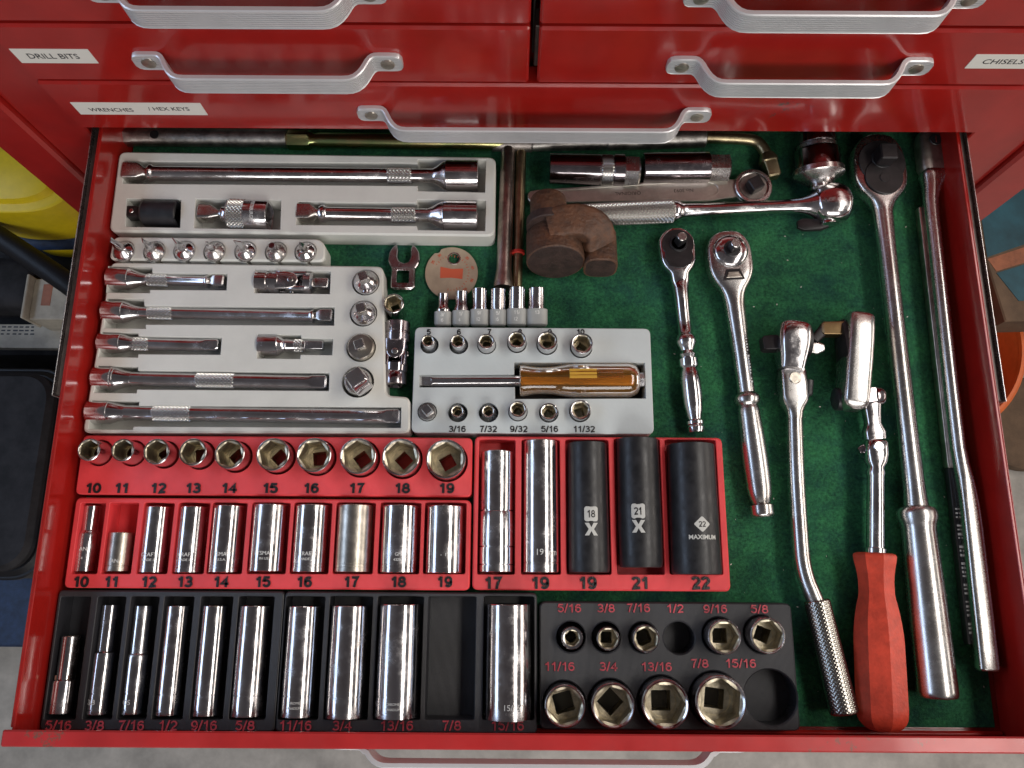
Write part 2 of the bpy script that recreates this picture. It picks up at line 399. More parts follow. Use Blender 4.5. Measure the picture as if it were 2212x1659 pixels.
def slab(outline, z0, z1, holes=(), bev=.6, rim=.0):
    """extruded outline in local xy; holes = [(loop, floor z or None)]; chamfer bev on the top outer edge"""
    out = ccw(outline); top = offset(out, bev) if bev else out
    hl = [(ccw(h), f) for h, f in holes]
    ht = [offset(h, -rim) if rim else h for h, f in hl]
    pts = [Vector(p) for p in top]; loops = [list(range(len(top)))]
    for h in ht:
        loops.append(list(range(len(pts), len(pts)+len(h)))); pts += [Vector(p) for p in h]
    vo, eo, fo, a_, b_, c_ = delaunay_2d_cdt(pts, [], loops, 0, 1e-5)
    vs = [(p.x, p.y, z1) for p in vo]; fs = []
    for f in fo:
        cx = sum(vo[i].x for i in f)/len(f); cy = sum(vo[i].y for i in f)/len(f)
        if inside(top, cx, cy) and not any(inside(h, cx, cy) for h in ht):
            q = [vo[i] for i in f]
            fs.append(tuple(f) if area2([(p.x, p.y) for p in q]) > 0 else tuple(f)[::-1])
    def ring(p, z): i = len(vs); vs.extend((x, y, z) for x, y in p); return i
    def band(i, j, n, flip=False):
        for k in range(n):
            q = (i+k, i+(k+1) % n, j+(k+1) % n, j+k); fs.append(q[::-1] if flip else q)
    n = len(out); r3 = ring(top, z1); r2 = ring(out, z1-bev) if bev else r3; r1 = ring(out, z0+.01)
    if bev: band(r2, r3, n)
    band(r1, r2, n); fs.append(tuple(range(r1, r1+n))[::-1] if not any(f is None for _, f in hl) else (r1, r1+1, r1+2)[::-1])
    for (h, f), t in zip(hl, ht):
        m = len(h); a = ring(t, z1); b = ring(h, z1-rim) if rim else a
        if rim: band(b, a, m, True)
        c = ring(h, z0+.02 if f is None else f); band(c, b, m, True)
        if f is not None: fs.append(tuple(range(c, c+m)))
    return vs, fs
def disc(x, y, r, z0, z1, bev=.4, n=40): return slab(circle(x, y, r, n), z0, z1, bev=bev)
def knurled(x0, x1, r, amp=.45, pitch=1.1, s=1., ends=True, r2=None, amp_n=None):
    """a band with diamond pits, radius modulated"""
    r2 = r if r2 is None else r2
    n = max(16, int(2*pi*r*s/pitch)); N = n*4; R = max(6, int((x1-x0)*s/pitch*4)); a = amp/s
    vs, fs = [], []
    for j in range(R+1):
        x = x0+(x1-x0)*j/R; rr = r+(r2-r)*j/R; edge = min(1, min(j, R-j)/2)
        for i in range(N):
            th = 2*pi*i/N; u = i/4.0; v = j/4.0
            d = abs(((u+v) % 1)-.5)*2; e = abs(((u-v) % 1)-.5)*2
            q = rr-a*.9*max(d, e)**2*edge - a*(1-edge)*1.0
            vs.append((x, q*cos(th), q*sin(th)))
    for j in range(R):
        for i in range(N):
            p, q = j*N+i, j*N+(i+1) % N; fs.append((p, p+N, q+N, q))
    if ends: fs.append(tuple(range(N))); fs.append(tuple(range(R*N, (R+1)*N))[::-1])
    return vs, fs

# text
_tc = {}
def glyphs(body, bold=.0, ext=.05):
    k = (body, bold, ext)
    if k in _tc: return _tc[k]
    cu = bpy.data.curves.new('t', 'FONT'); cu.body = body; cu.size = 1; cu.offset = bold; cu.extrude = ext; cu.align_x = 'CENTER'; cu.resolution_u = 3
    ob = bpy.data.objects.new('t', cu)
    me = bpy.data.meshes.new_from_object(ob)
    vs = [tuple(v.co) for v in me.vertices]; fs = [tuple(p.vertices) for p in me.polygons]
    bpy.data.objects.remove(ob); bpy.data.curves.remove(cu); bpy.data.meshes.remove(me)
    x0 = min(v[0] for v in vs); x1 = max(v[0] for v in vs)
    vs = [((v[0]-(x0+x1)/2)/.72, v[1]/.72-.5, v[2]/(.72)) for v in vs]      # cap height 1, centred
    _tc[k] = (vs, fs); return _tc[k]
def _arc(cx, cy, rx, ry, a0, a1, n=14): return [(cx+rx*cos(radians(a0+(a1-a0)*i/n)), cy+ry*sin(radians(a0+(a1-a0)*i/n))) for i in range(n+1)]
DIG = {     # strokes on a cap height of 1, centred: (points, closed)
 '0': ([(_arc(0,0,.25,.41,0,360,24)[:-1], True)], .70),
 '1': ([([(.07,.50),(.07,-.50)], False), ([(-.20,.20),(-.04,.28),(.07,.46)], False)], .62),
 '2': ([(_arc(0,.18,.24,.235,165,-35,12)+[(-.05,-.22),(-.24,-.41),(.29,-.41)], False)], .68),
 '3': ([(_arc(-.02,.215,.22,.20,155,-62,12)+_arc(-.02,-.19,.26,.225,50,-155,14), False), ([(-.10,.02),(.10,.02)], False)], .68),
 '4': ([([(.12,-.50),(.12,.40),(-.27,-.18),(.32,-.18)], False)], .70),
 '5': ([([(.24,.41),(-.15,.41),(-.20,.02)]+_arc(0,-.14,.25,.27,130,-160,16), False)], .68),
 '6': ([(_arc(.02,.10,.25,.31,40,180,8)+_arc(0,-.15,.23,.26,180,520,20), False)], .70),
 '7': ([([(-.26,.41),(.25,.41),(.05,.05),(-.05,-.50)], False)], .66),
 '8': ([(_arc(0,.21,.20,.20,0,360,20)[:-1], True), (_arc(0,-.19,.25,.225,0,360,20)[:-1], True)], .70),
 '9': ([(_arc(-.02,-.10,.25,.31,-140,0,8)+_arc(0,.15,.23,.26,0,340,20), False)], .70),
 '/': ([([(-.14,-.52),(.14,.52)], False)], .40)}
def ribbon(p, t, z0, z1, closed):
    n = len(p); Lp, Rp = [], []
    for i in range(n):
        a = p[i-1] if (closed or i) else p[i]; b = p[(i+1) % n] if (closed or i < n-1) else p[i]
        dx, dy = b[0]-a[0], b[1]-a[1]; l = sqrt(dx*dx+dy*dy) or 1; k = t/2
        if 0 < i < n-1 or closed:
            u = Vector((p[i][0]-a[0], p[i][1]-a[1])).normalized(); v = Vector((b[0]-p[i][0], b[1]-p[i][1])).normalized(); k = k/max(.6, sqrt(max(0,(1+u.dot(v))/2)))
        Lp.append((p[i][0]-dy/l*k, p[i][1]+dx/l*k)); Rp.append((p[i][0]+dy/l*k, p[i][1]-dx/l*k))
    vs = [(x, y, z1) for x, y in Lp]+[(x, y, z1) for x, y in Rp]+[(x, y, z0) for x, y in Lp]+[(x, y, z0) for x, y in Rp]; fs = []
    for i in range(n if closed else n-1):
        j = (i+1) % n
        fs += [(i, n+i, n+j, j), (2*n+i, i, j, 2*n+j), (n+i, 3*n+i, 3*n+j, n+j)]
    if not closed: fs += [(0, 2*n, 3*n, n), (n-1, 2*n-1, 4*n-1, 3*n-1)]
    return vs, fs
def text_me(body, cap, bold=0., ext=.5, wid=1.):
    if all(c in DIG for c in body):
        t = .15+bold*2.2; x = 0.; ms = []
        tot = sum(DIG[c][1] for c in body)
        for c in body:
            st, w_ = DIG[c]; ox = x+w_/2-tot/2; x += w_
            for k, (p, cl) in enumerate(st):
                hh = random.uniform(-.01, .01)
                m_ = ribbon([((q[0]+ox)*cap*wid, q[1]*cap*(1-t*.15)) for q in p], t*cap, -ext*.4, ext*(1+.06*k), cl); ms.append(m_)
        return join(*ms)
    v, f = glyphs(body, bold, .05)
    return [(x*cap*wid, y*cap, z/.0695*ext) for x, y, z in v], f
def flat_text(root, name, body, u, v, z, cap, material, bold=.02, ext=.35, wid=1., dx=0, parent=None):
    """lettering lying on a level top, at the picture point (u, v); cap height in mm"""
    p = P(u, v, z); me = text_me(body, cap, bold, ext, wid)
    return part(root, name, Fr(Matrix.Translation(p), 1., 1), me, material, parent, smooth=0)
def wrap_text(root, fr, body, xc, r, cap, material='etch', ang=0., bold=0., wid=1., name='stamped_lettering', along=False):
    """lettering wrapped on a cylinder along local x; reads across the cylinder (or along it)"""
    if all(c in DIG for c in body): v, f = text_me(body, 1., max(0, bold-.02), .07)
    else: v, f = glyphs(body, bold, .05)
    out = []
    for x, y, z in v:
        d = r+(.10/fr.s if z > 0 else -.25/fr.s)
        if along: px = xc+x*cap*wid; a = ang-(y*cap)/r; out.append((px, d*sin(-a), d*cos(a)))
        else: a = ang+x*cap*wid/r; out.append((xc+y*cap, -d*sin(a), d*cos(a)))
    return part(root, name, fr, (out, f), material, smooth=0)

# ================================================================== the cabinet
YC = PY(600, 281, 0.001).y*0+316.8
def zc(u, v): return PY(u, v, YC)
XL = (P(216, 283, 42).x + P(33, 1578, 42).x)/2; XR = (P(2068, 283, 42).x + P(2212, 1303, 42).x)/2
YF = P(1100, 1584.5, 47).y
print('drawer', XL, XR, YF, YC)
XC = (XL+XR)/2
FL, FRX = XC-331, XC+331                   # the drawer fronts' width

# the closed drawers' fronts: (x0, x1, z0, z1)
ZB = [zc(1100, 279.5).z-2.0, zc(1100, 179).z-1.3, zc(600, 52).z-.6]
print('front z', ZB)
Hh = 57.5
rows = [(ZB[0], ZB[1]-1.5), (ZB[1]+1.0, ZB[2]-2.0), (ZB[2]+1.0, ZB[2]+58), (ZB[2]+60.5, ZB[2]+118), (ZB[2]+120, ZB[2]+178)]
XM0, XM1 = zc(1144, 110).x, zc(1163, 110).x

def front(name, label, x0, x1, z0, z1, hx0, hx1, hz, cat='drawer', sticker=None, group='closed red drawers of the cabinet'):
    fr = Fr(Matrix.Translation(Vector(((x0+x1)/2, YC, z0))), 1., 1)
    t = T('closed_drawer', label, cat, fr, group)
    W = Fr(Matrix.Identity(4), 1., 1)
    part(t, 'drawer_front', W, box(x0, x1, YC, YC+16, z0, z1, 1.6), 'paint_red')
    part(t, 'drawer_box', W, box(x0+14, x1-14, YC+16.2, YC+380, z0+4, z1-6, .8), 'paint_red')
    pull(t, hx0, hx1, YC, hz)
    if sticker: sticker_on(t, *sticker)
    return t
def pull(t, x0, x1, yf, z, d=16.8, hh=7.4, material='aluminium'):
    """a ribbed aluminium strap pull; x0, x1 = foot screw centres"""
    ft = 9.5; th = 3.2
    path = [(x0-ft, 0), (x0-ft*.85, 0), (x0-ft*.6, 0), (x0-ft*.2, 0), (x0+ft*.5, 0)]
    bend = [(x0+7.6, .15), (x0+9.6, .9), (x0+11.6, 2.6), (x0+13.2, d*.30), (x0+14.4, d*.46), (x0+15.8, d*.62), (x0+17.6, d*.78), (x0+20, d*.91), (x0+22.8, d*.98), (x0+26.5, d), (x0+32, d)]
    path += bend
    mid = [(x0+(x1-x0)*k, d) for k in (.4, .5, .6)]
    pr = [(x0+x1-x, y) for x, y in path][::-1]
    path = path+mid+pr
    # cross-section (offset along normal, z): ribbed on the outer side
    prof = [(0, -1), (0, 1)]
    sec = [(0, -hh), (0, hh)]
    n = 8; ribs = []
    sec += [(th*.75, hh), (th, hh*.93)]
    for k in range(n):
        a = hh*.86-(k+.0)*hh*1.72/n; q = hh*1.72/n
        sec += [(th, a), (th, a-q*.55), (th-1.1, a-q*.62), (th-1.1, a-q*.96)]
    sec += [(th, -hh*.93), (th*.75, -hh)]
    vs, fs = [], []; K = len(sec); NP = len(path)
    for i, (x, y) in enumerate(path):
        a = path[max(i-1, 0)]; b = path[min(i+1, NP-1)]
        tx, ty = b[0]-a[0], b[1]-a[1]; l = sqrt(tx*tx+ty*ty); nx, ny = -ty/l, tx/l
        dist = min(i, NP-1-i); sq = {0: .45, 1: .82, 2: .98}.get(dist, 1.)
        for o, zz in sec: vs.append((x+nx*o, yf-.05-(y+ny*o), z+zz*sq))
    for i in range(NP-1):
        for k in range(K):
            a, b = i*K+k, i*K+(k+1) % K; fs.append((a, b, b+K, a+K))
    fs.append(tuple(range(K))[::-1]); fs.append(tuple(range((NP-1)*K, NP*K)))
    W = Fr(Matrix.Identity(4), 1., 1)
    h = part(t, 'drawer_pull', W, (vs, fs), material, smooth=28)
    for x in (x0, x1):
        f2 = fworld((x, yf-th+.2, z), (x, yf-th-1.2, z))
        part(t, 'screw', f2, loft([(0, 4.6), (.9, 4.4), (1.2, 3.6)], 20), 'steel_dull', parent=h)
    return h
def sticker_on(t, corners, words):
    pts = [zc(*c) for c in corners]; W = Fr(Matrix.Identity(4), 1., 1)
    x0 = min(p.x for p in pts); x1 = max(p.x for p in pts); z0 = min(p.z for p in pts); z1 = max(p.z for p in pts)
    x0 = (pts[0].x+pts[3].x)/2; x1 = (pts[1].x+pts[2].x)/2; z1 = (pts[0].z+pts[1].z)/2; z0 = (pts[2].z+pts[3].z)/2
    s_ = part(t, 'paper_label', W, box(x0, x1, YC-.35, YC+.1, z0, z1), 'paper', smooth=0)
    for body, (u, v), cap, wd in words:
        p = zc(u, v); m = Matrix.Translation(Vector((p.x, YC-.36, p.z))) @ Matrix.Rotation(pi/2, 4, 'X')
        part(t, 'lettering', Fr(m, 1., 1), text_me(body, cap, .006, .08, wd), 'ink', parent=s_, smooth=0)
hb = zc(325, 130); hb2 = zc(838, 130)
front('wide', 'wide red drawer front labelled wrenches and hex keys just above the open drawer', FL, FRX, *rows[0], zc(803,243).x, zc(1507,240).x, (rows[0][0]+rows[0][1])/2-3.5,
      sticker=([(154,223), (432,220), (446,245), (177,249)], [('WRENCHES', (240, 236), 4.2, 1.0), ('/ HEX KEYS', (364, 234), 4.2, 1.0)]))
hz1 = zc(325,130).z+1.5
front('l', 'red drawer front labelled drill bits at upper left', FL, XM0, *rows[1], zc(325,130).x, zc(838,130).x, hz1,
      sticker=([(22,106), (190,105), (211,135), (47,136)], [('DRILL BITS', (115, 120), 5.0, 1.0)]))
front('r', 'red drawer front labelled chisels at upper right', XM1, FRX, *rows[1], zc(1472,137).x, zc(1977,140).x, hz1-1.5,
      sticker=([(2108,117), (2285,118), (2265,148), (2085,146.5)], [('CHISELS', (2168, 132), 4.6, 1.15)]))
hz2 = hz1+61.5
front('l', 'red drawer front cut by the top left edge of the photo, unlabelled', FL, XM0, *rows[2], zc(325,130).x+1, zc(838,130).x-1, hz2-1)
front('r', 'red drawer front cut by the top edge right of the divider, unlabelled', XM1, FRX, *rows[2], zc(1472,137).x-2, zc(1977,140).x-1, hz2-2)
W0 = Fr(Matrix.Identity(4), 1., 1)
cab = T('tool_cabinet', 'red steel tool chest body that holds the drawers', 'tool cabinet', Fr(Matrix.Translation(Vector((XC, YC+200, -930))), 1., 1))
OL, OR = zc(0, 326).x, PY(2212, 414, YC).x
IL, IR = FL-2, FRX+2
ZT = 330
for a, b, nm in ((OL, OL+38, 0), (OR-38, OR, 1)):
    part(cab, 'corner_flange', W0, box(a, b, YC+1, YC+500, -925, ZT, 2.5), 'paint_red')
part(cab, 'face_post', W0, box(OL+38.2, IL-.5, YC+7, YC+60, -925, ZT, 1), 'paint_red')
part(cab, 'face_post', W0, box(IR+.5, OR-38.2, YC+7, YC+60, -925, ZT, 1), 'paint_red')
part(cab, 'back_panel', W0, box(IL, IR, YC+520, YC+524, -925, ZT), 'paint_red')
part(cab, 'divider', W0, box(XM0+2, XM1-2, YC+22, YC+500, ZB[1]+2, ZT, .5), 'rail_grey')
part(cab, 'divider_strip', W0, box(XM0+3.2, XM0+6.2, YC+8, YC+21, ZB[1]+8, ZB[2]-10, .5), 'rail_grey')
part(cab, 'lower_panel', W0, box(IL, IR, YC+20, YC+26, -925, -14), 'paint_red')
part(cab, 'top_panel', W0, box(IL, IR, YC+2, YC+500, ZT-4, ZT, .8), 'paint_red')

# ================================================================== the open drawer
dr = T('open_drawer', 'open red steel drawer full of sockets and ratchets', 'drawer', Fr(Matrix.Translation(Vector((XC, YF, 0))), 1., 1))
part(dr, 'drawer_bottom', W0, box(XL, XR, YF-7.9, YC+120, -9, -3), 'paint_red')
part(dr, 'side_wall', W0, box(XL-1.2, XL+.6, YF-7.9, YC+118, -3, 42, .4), 'paint_red')
part(dr, 'side_wall', W0, box(XR-.6, XR+1.2, YF-7.9, YC+118, -3, 42, .4), 'paint_red')
part(dr, 'side_flange', W0, box(XL-2.6, XL-1.3, YF+.5, YC+118, 36, 41.6, .5), 'paint_red')
part(dr, 'side_flange', W0, box(XR+1.3, XR+2.6, YF+.5, YC+118, 36, 41.6, .5), 'paint_red')
zF = 47
part(dr, 'front_panel', W0, box(P(1,1600,zF).x, FRX+8, YF-9.5, YF-8, -12, zF-2.3, .4), 'paint_red_worn')
part(dr, 'front_flange', W0, box(P(1,1600,zF).x, FRX+8, YF-9.6, YF, zF-2.2, zF, .9), 'paint_red_worn')
part(dr, 'front_seam', W0, box(XL+2, XR-2, YF-7.8, YF-4.6, -3, 4.2, 1.2), 'paint_red')
px0 = P(775, 1615, 20).x-8; px1 = P(1552, 1615, 20).x+8
pull(dr, P(745,1614,20).x+4, P(1582,1614,20).x-4, YF-9.6, 26, d=10.5)
for sx in (XL-6.6, XR+6.6):
    y0 = P(100, 852, 36).y
    r = part(dr, 'slide_rail', W0, box(sx-3.2, sx+3.2, y0, YC+60, 30, 34, .4), 'rail_grey')
    part(dr, 'rail_lip', W0, box(sx-3.9, sx-3.25, y0-1, YC+60, 26, 37.5, .2), 'satin', parent=r)
    part(dr, 'rail_lip', W0, box(sx+3.25, sx+3.9, y0-1, YC+60, 26, 37.5, .2), 'satin', parent=r)
solo('felt_liner', W0, slab([(XL+3, YF-3.5), (XR-5, YF-3), (XR-4, YC+115), (XL+2, YC+115)], -2.9, 0, bev=.5), 'felt', 'mottled dark green felt lining the open drawer bottom', 'felt liner')
# lint and grit lying on the felt
vs, fs = [], []
for i in range(140):
    x = random.uniform(P(1450,800,0).x, XR-8); y = random.uniform(YF+12, YC-10); a = random.uniform(0, pi); l = random.choice((.3,.4,.5,.9)); q = .22
    n = len(vs); dx, dy = cos(a)*l, sin(a)*l
    vs += [(x-dx, y-dy, .12), (x+dy*q*2, y-dx*q*2, .12), (x+dx, y+dy, .16), (x-dy*q*2, y+dx*q*2, .3)]; fs += [(n,n+1,n+2), (n,n+2,n+3), (n,n+3,n+1), (n+1,n+3,n+2)]
solo('lint', W0, (vs, fs), 'paper', 'pale specks of lint and grit on the green felt', 'lint', kind='stuff', smooth=0)

# ================================================================== builders of sockets and drive tools
def socket(name, label, fr, outer, bore=.72, kind=-6, depth=.45, sq=None, body='chrome', inner='bore', rot=0., group=None, cat='socket', sqd=None, N=48):
    """outer: [(x, r)] from the drive end (x=0) to the open end (x=L)"""
    t = T(name, label, cat, fr, group); L = outer[-1][0]; R = outer[-1][1]; R0 = outer[0][1]
    sq = sq if sq else R0*.42; hb = R*bore; ch = min(R*.05, .45/fr.s)
    secs = [(0.02, R0*.9)]+[(x, r) for x, r in outer[:-1]]+[(L-ch, R), (L, R-ch)]
    secs[1] = (ch*.6, R0)
    r1 = hb/cos(pi/6)*1.02 if kind < -4 else hb*1.05
    rim = min(r1, R*.88)
    secs += [(L-.02, R-ch*1.9), (L-R*.05, rim)]
    part(t, 'body', fr, loft(secs, N, cap0=False, cap1=False), body)
    d = L*(1-depth); hr = min(hb, rim*.995*cos(pi/6)) if kind < -4 else hb
    b = [(L-R*.05, rim, rim, 2), (L-R*.10, hr, hr, kind), (d, hr, hr, kind), (d-.02, hr*.86, hr*.86, 2), (d-.6/fr.s, hr*.84, hr*.84, 2), (d-.6/fr.s-.02, sq, sq, -4), (0.0, sq, sq, -4), (-.01, R0*.88, R0*.88, 2)]
    part(t, 'bore', fr, loft(b, N, cap0=False, cap1=False, rot=rot), inner, smooth=25)
    return t
def bands(outer, at, depth=.35, w=1.0):
    """cuts narrow grooves into an outer profile"""
    o = list(outer)
    for x in at:
        r = None
        for (x0, r0), (x1, r1) in zip(outer, outer[1:]):
            if x0 <= x <= x1 and x1 > x0: r = r0+(r1-r0)*(x-x0)/(x1-x0)
        if r: o += [(x-w*1.2, r), (x-w*.9, r-depth*1.8), (x+w*.9, r-depth*1.8), (x+w*1.2, r)]
    return sorted(o, key=lambda q: q[0])
def up_socket(label, u, v, r, zt, zb, outer_r=None, hexrot=0., neck=None, **k):
    fr = stand(u, v, zt, zb, rot=hexrot); L = fr.L
    R0 = outer_r or r
    if neck: prof = [(0, R0), (L*neck[0], R0), (L*neck[1], r), (L, r)]
    else: prof = [(0, R0), (L*.5, (R0+r)/2), (L, r)]
    return fr, prof

WN = {'10':'ten','11':'eleven','12':'twelve','13':'thirteen','14':'fourteen','15':'fifteen','16':'sixteen','17':'seventeen','18':'eighteen','19':'nineteen',
      '5/16':'five-sixteenths','3/8':'three-eighths','7/16':'seven-sixteenths','1/2':'one-half','9/16':'nine-sixteenths','5/8':'five-eighths','11/16':'eleven-sixteenths','3/4':'three-quarters',
      '13/16':'thirteen-sixteenths','7/8':'seven-eighths','15/16':'fifteen-sixteenths','5':'five','6':'six','7':'seven','8':'eight','9':'nine','3/16':'three-sixteenths','7/32':'seven-thirty-seconds',
      '9/32':'nine-thirty-seconds','11/32':'eleven-thirty-seconds'}
# ------------------------------------------------------------------ trays
TZ = 18.0
def tray(name, label, outline, holes, material, z1=TZ, r=3.5, bev=.9, rim=.35, cat='socket tray'):
    pts = rounded(outline, r) if isinstance(r, (int, float)) or isinstance(r, list) else outline
    c = Vector((sum(p[0] for p in pts)/len(pts), sum(p[1] for p in pts)/len(pts), 0))
    t = T(name, label, cat, Fr(Matrix.Translation(c), 1., 1))
    part(t, 'tray_body', W0, slab(pts, .05, z1, holes, bev=bev, rim=rim), material, smooth=40)
    return t
def wx(u, v, z=TZ): return P(u, v, z).x
def wy(u, v, z=TZ): return P(u, v, z).y
def rect_at(uc, hu, v0, v1, z=TZ, r=1.2):          # a rectangle in the place: centre and half-width at mid-height
    vm = (v0+v1)/2
    return rrect(wx(uc-hu, vm, z), wx(uc+hu, vm, z), wy(uc, v1, z), wy(uc, v0, z), r, 3)
def outl(*pts, z=TZ): return [tuple(P(u, v, z).xy) for u, v in pts]
def square_up(o):               # four corners -> an upright rectangle
    xs = sorted(p[0] for p in o); ys = sorted(p[1] for p in o)
    return [((xs[0]+xs[1])/2, (ys[0]+ys[1])/2), ((xs[2]+xs[3])/2, (ys[0]+ys[1])/2), ((xs[2]+xs[3])/2, (ys[2]+ys[3])/2), ((xs[0]+xs[1])/2, (ys[2]+ys[3])/2)]

# --- red tray of short metric sockets
E = [(190,138,58,10),(362,140,58,11),(533,148,66,12),(718,150,70,13),(905,160,76,14),(1125,162,84,15),(1333,165,88,16),(1557,170,92,17),(1775,175,95,18),(2005,185,100,19)]
ety = {10: 33, 11: 33, 12: 32.5, 13: 32.5, 14: 32.5, 15: 31.5, 16: 31.5, 17: 31, 18: 31, 19: 30.5}
holes = []; soc = []
for i, (x, y, r, n) in enumerate(E):
    u, v = Z2(x, y); zt = ety[n]; rr = r*.4251; b = P(u, v, zt); s = sc_at(u, v, zt)
    base = max(rr, 26.5) if n < 13 else rr
    holes.append((circle(b.x, b.y, base*s+.9), 2.5)); soc.append((n, u, v, rr, zt, base))
te = tray('red_socket_tray', 'bright red tray of short upright metric sockets, black numbers 10 to 19 below them', square_up(outl((178,941), (1020,945), (1019,1070), (162,1071))), holes, 'red_print', r=4)
for n, u, v, rr, zt, base in soc:
    fr = stand(u, v, zt, 2.6, rot=radians(7.5*random.randint(0, 7))); L = fr.L; w_ = {10: .74, 19: .80}.get(n, .78)
    socket('short_socket', 'short upright chrome socket above the printed %s of the bright red tray' % WN[str(n)], fr, [(0, base), (L*.55, base), (L*.62, rr), (L, rr)], bore=w_, depth=.45+.01*n if n < 15 else .62, sq=4.75/fr.s, group='short metric sockets')
for n, zx, k in zip(range(10, 20), (215,360,545,722,905,1113,1322,1553,1785,2010), range(10)):
    u, v = Z2(zx, 334); flat_text(te, 'number', str(n), u, v, TZ+.25, 7.0, 'black_ink', .035, .4, 1.18)

# --- red tray of deep metric sockets, lying
Fd = [(10,190,52,425,757),(11,350,62,560,757),(12,530,65,430,763),(13,710,68,430,763),(14,893,77,425,762),(15,1105,85,420,757),(16,1320,85,422,760),(17,1540,88,422,760),(18,1770,92,425,763),(19,2000,94,427,765)]
holes = []
for n, x, hw, y0, y1 in Fd:
    u, v0 = Z2(x, 408); v1 = Z2(x, 770)[1]; holes.append((rect_at(u, (hw+13)*.4251, v0, v1), 2.0))
tf = tray('red_socket_tray', 'red tray of lying deep metric sockets in separate pockets, left of the five big sockets', square_up(outl((166,1076), (1019,1079), (1013,1272), (134,1273))), holes, 'red_print', r=4)
words = {10: ('AN', '4'), 11: ('AN', ''), 12: ('CRAFTS', 'MADE IN'), 13: ('CRAFT', 'MADE IN'), 14: ('TSMAN', 'U.S.A.'), 15: ('FTSMAN', 'E IN USA'), 16: ('CRAFTS', 'MADE IN'), 17: ('', ''), 18: ('GM', '43294'), 19: ('-  19', '')}
for n, x, hw, y0, y1 in Fd:
    u, v0 = Z2(x, y0); v1 = Z2(x, y1)[1]; vm = (v0+v1)/2; h = hw*.4251
    R = h*sc_at(u, vm, 13); zc_ = 2.05+R
    A = Vector((wx(u, vm, zc_), wy(u, v1, zc_), zc_)); B = Vector((A.x, wy(u, v0, zc_), zc_))
    fr = fworld(A, B, s=sc_at(u, vm, zc_)); L = fr.L
    if n == 10: prof = [(0, h), (L*.56, h), (L*.6, h*.84), (L*.63, h*.74), (L, h*.74)]
    else: prof = [(0, h), (L*.5, h), (L, h*.995)]
    prof = bands(prof, [L*.07, L*.115] if n != 11 else [L*.14], .5, 1.0)
    lb = 'deep chrome socket lying above the printed %s of the left red tray' % WN[str(n)]
    if n == 10: lb = 'stepped narrow deep chrome socket lying above the 10 of the left red tray'
    if n == 11: lb = 'short dull chrome socket lying in the half empty pocket above the 11'
    t = socket('deep_socket', lb, fr, prof, body='steel_dull' if n in (11, 17) else 'chrome', depth=.5, sq=4.75/fr.s, group='deep metric sockets')
    w1, w2 = words[n]
    if w1: wrap_text(t, fr, w1, L*(.27 if n > 10 else .34), h, 8.2 if n < 18 else 7, 'etch', 0.1, 0.0, 1.0)
    if w2: wrap_text(t, fr, w2, L*(.19 if n > 10 else .2), h, 5.2, 'etch', .1, 0.0, 1.1)
for n, zx in zip(range(10, 20), (152,308,497,680,864,1076,1287,1525,1765,2000)):
    u, v = Z2(zx, 810); flat_text(tf, 'number', str(n), u, v, TZ+.25, 7.2, 'black_ink', .035, .4, 1.12)

# --- red tray of five large deep sockets
G = [(17,350,122,215,1077,'chrome'),(19,668,130,140,1080,'chrome'),(19,1008,147,155,1080,'black_oxide'),(21,1374,158,125,1045,'black_oxide'),(22,1766,177,165,1095,'black_oxide')]
holes = []
for k, (n, x, hw, y0, y1, m_) in enumerate(G):
    u, v0 = Z3(x, 125 if k != 3 else 118); v1 = Z3(x, 1095)[1]; holes.append((rect_at(u, (hw+11)*.3, v0, v1), 2.0))
tg = tray('red_socket_tray', 'red tray of five large deep sockets, two chrome and three black', square_up(outl((1027,943), (1560,945), (1578,1279), (1019,1273))), holes, 'red_print', r=4)
nm = ['two-part chrome deep socket with dark rings above the 17 of the right red tray', 'long bright chrome deep socket between the two-part one and the first black one', 'leftmost black impact socket, with a square badge and an X low down', 'middle black impact socket, set highest in its pocket, scratched across', 'widest black impact socket with diamond 22 mark']
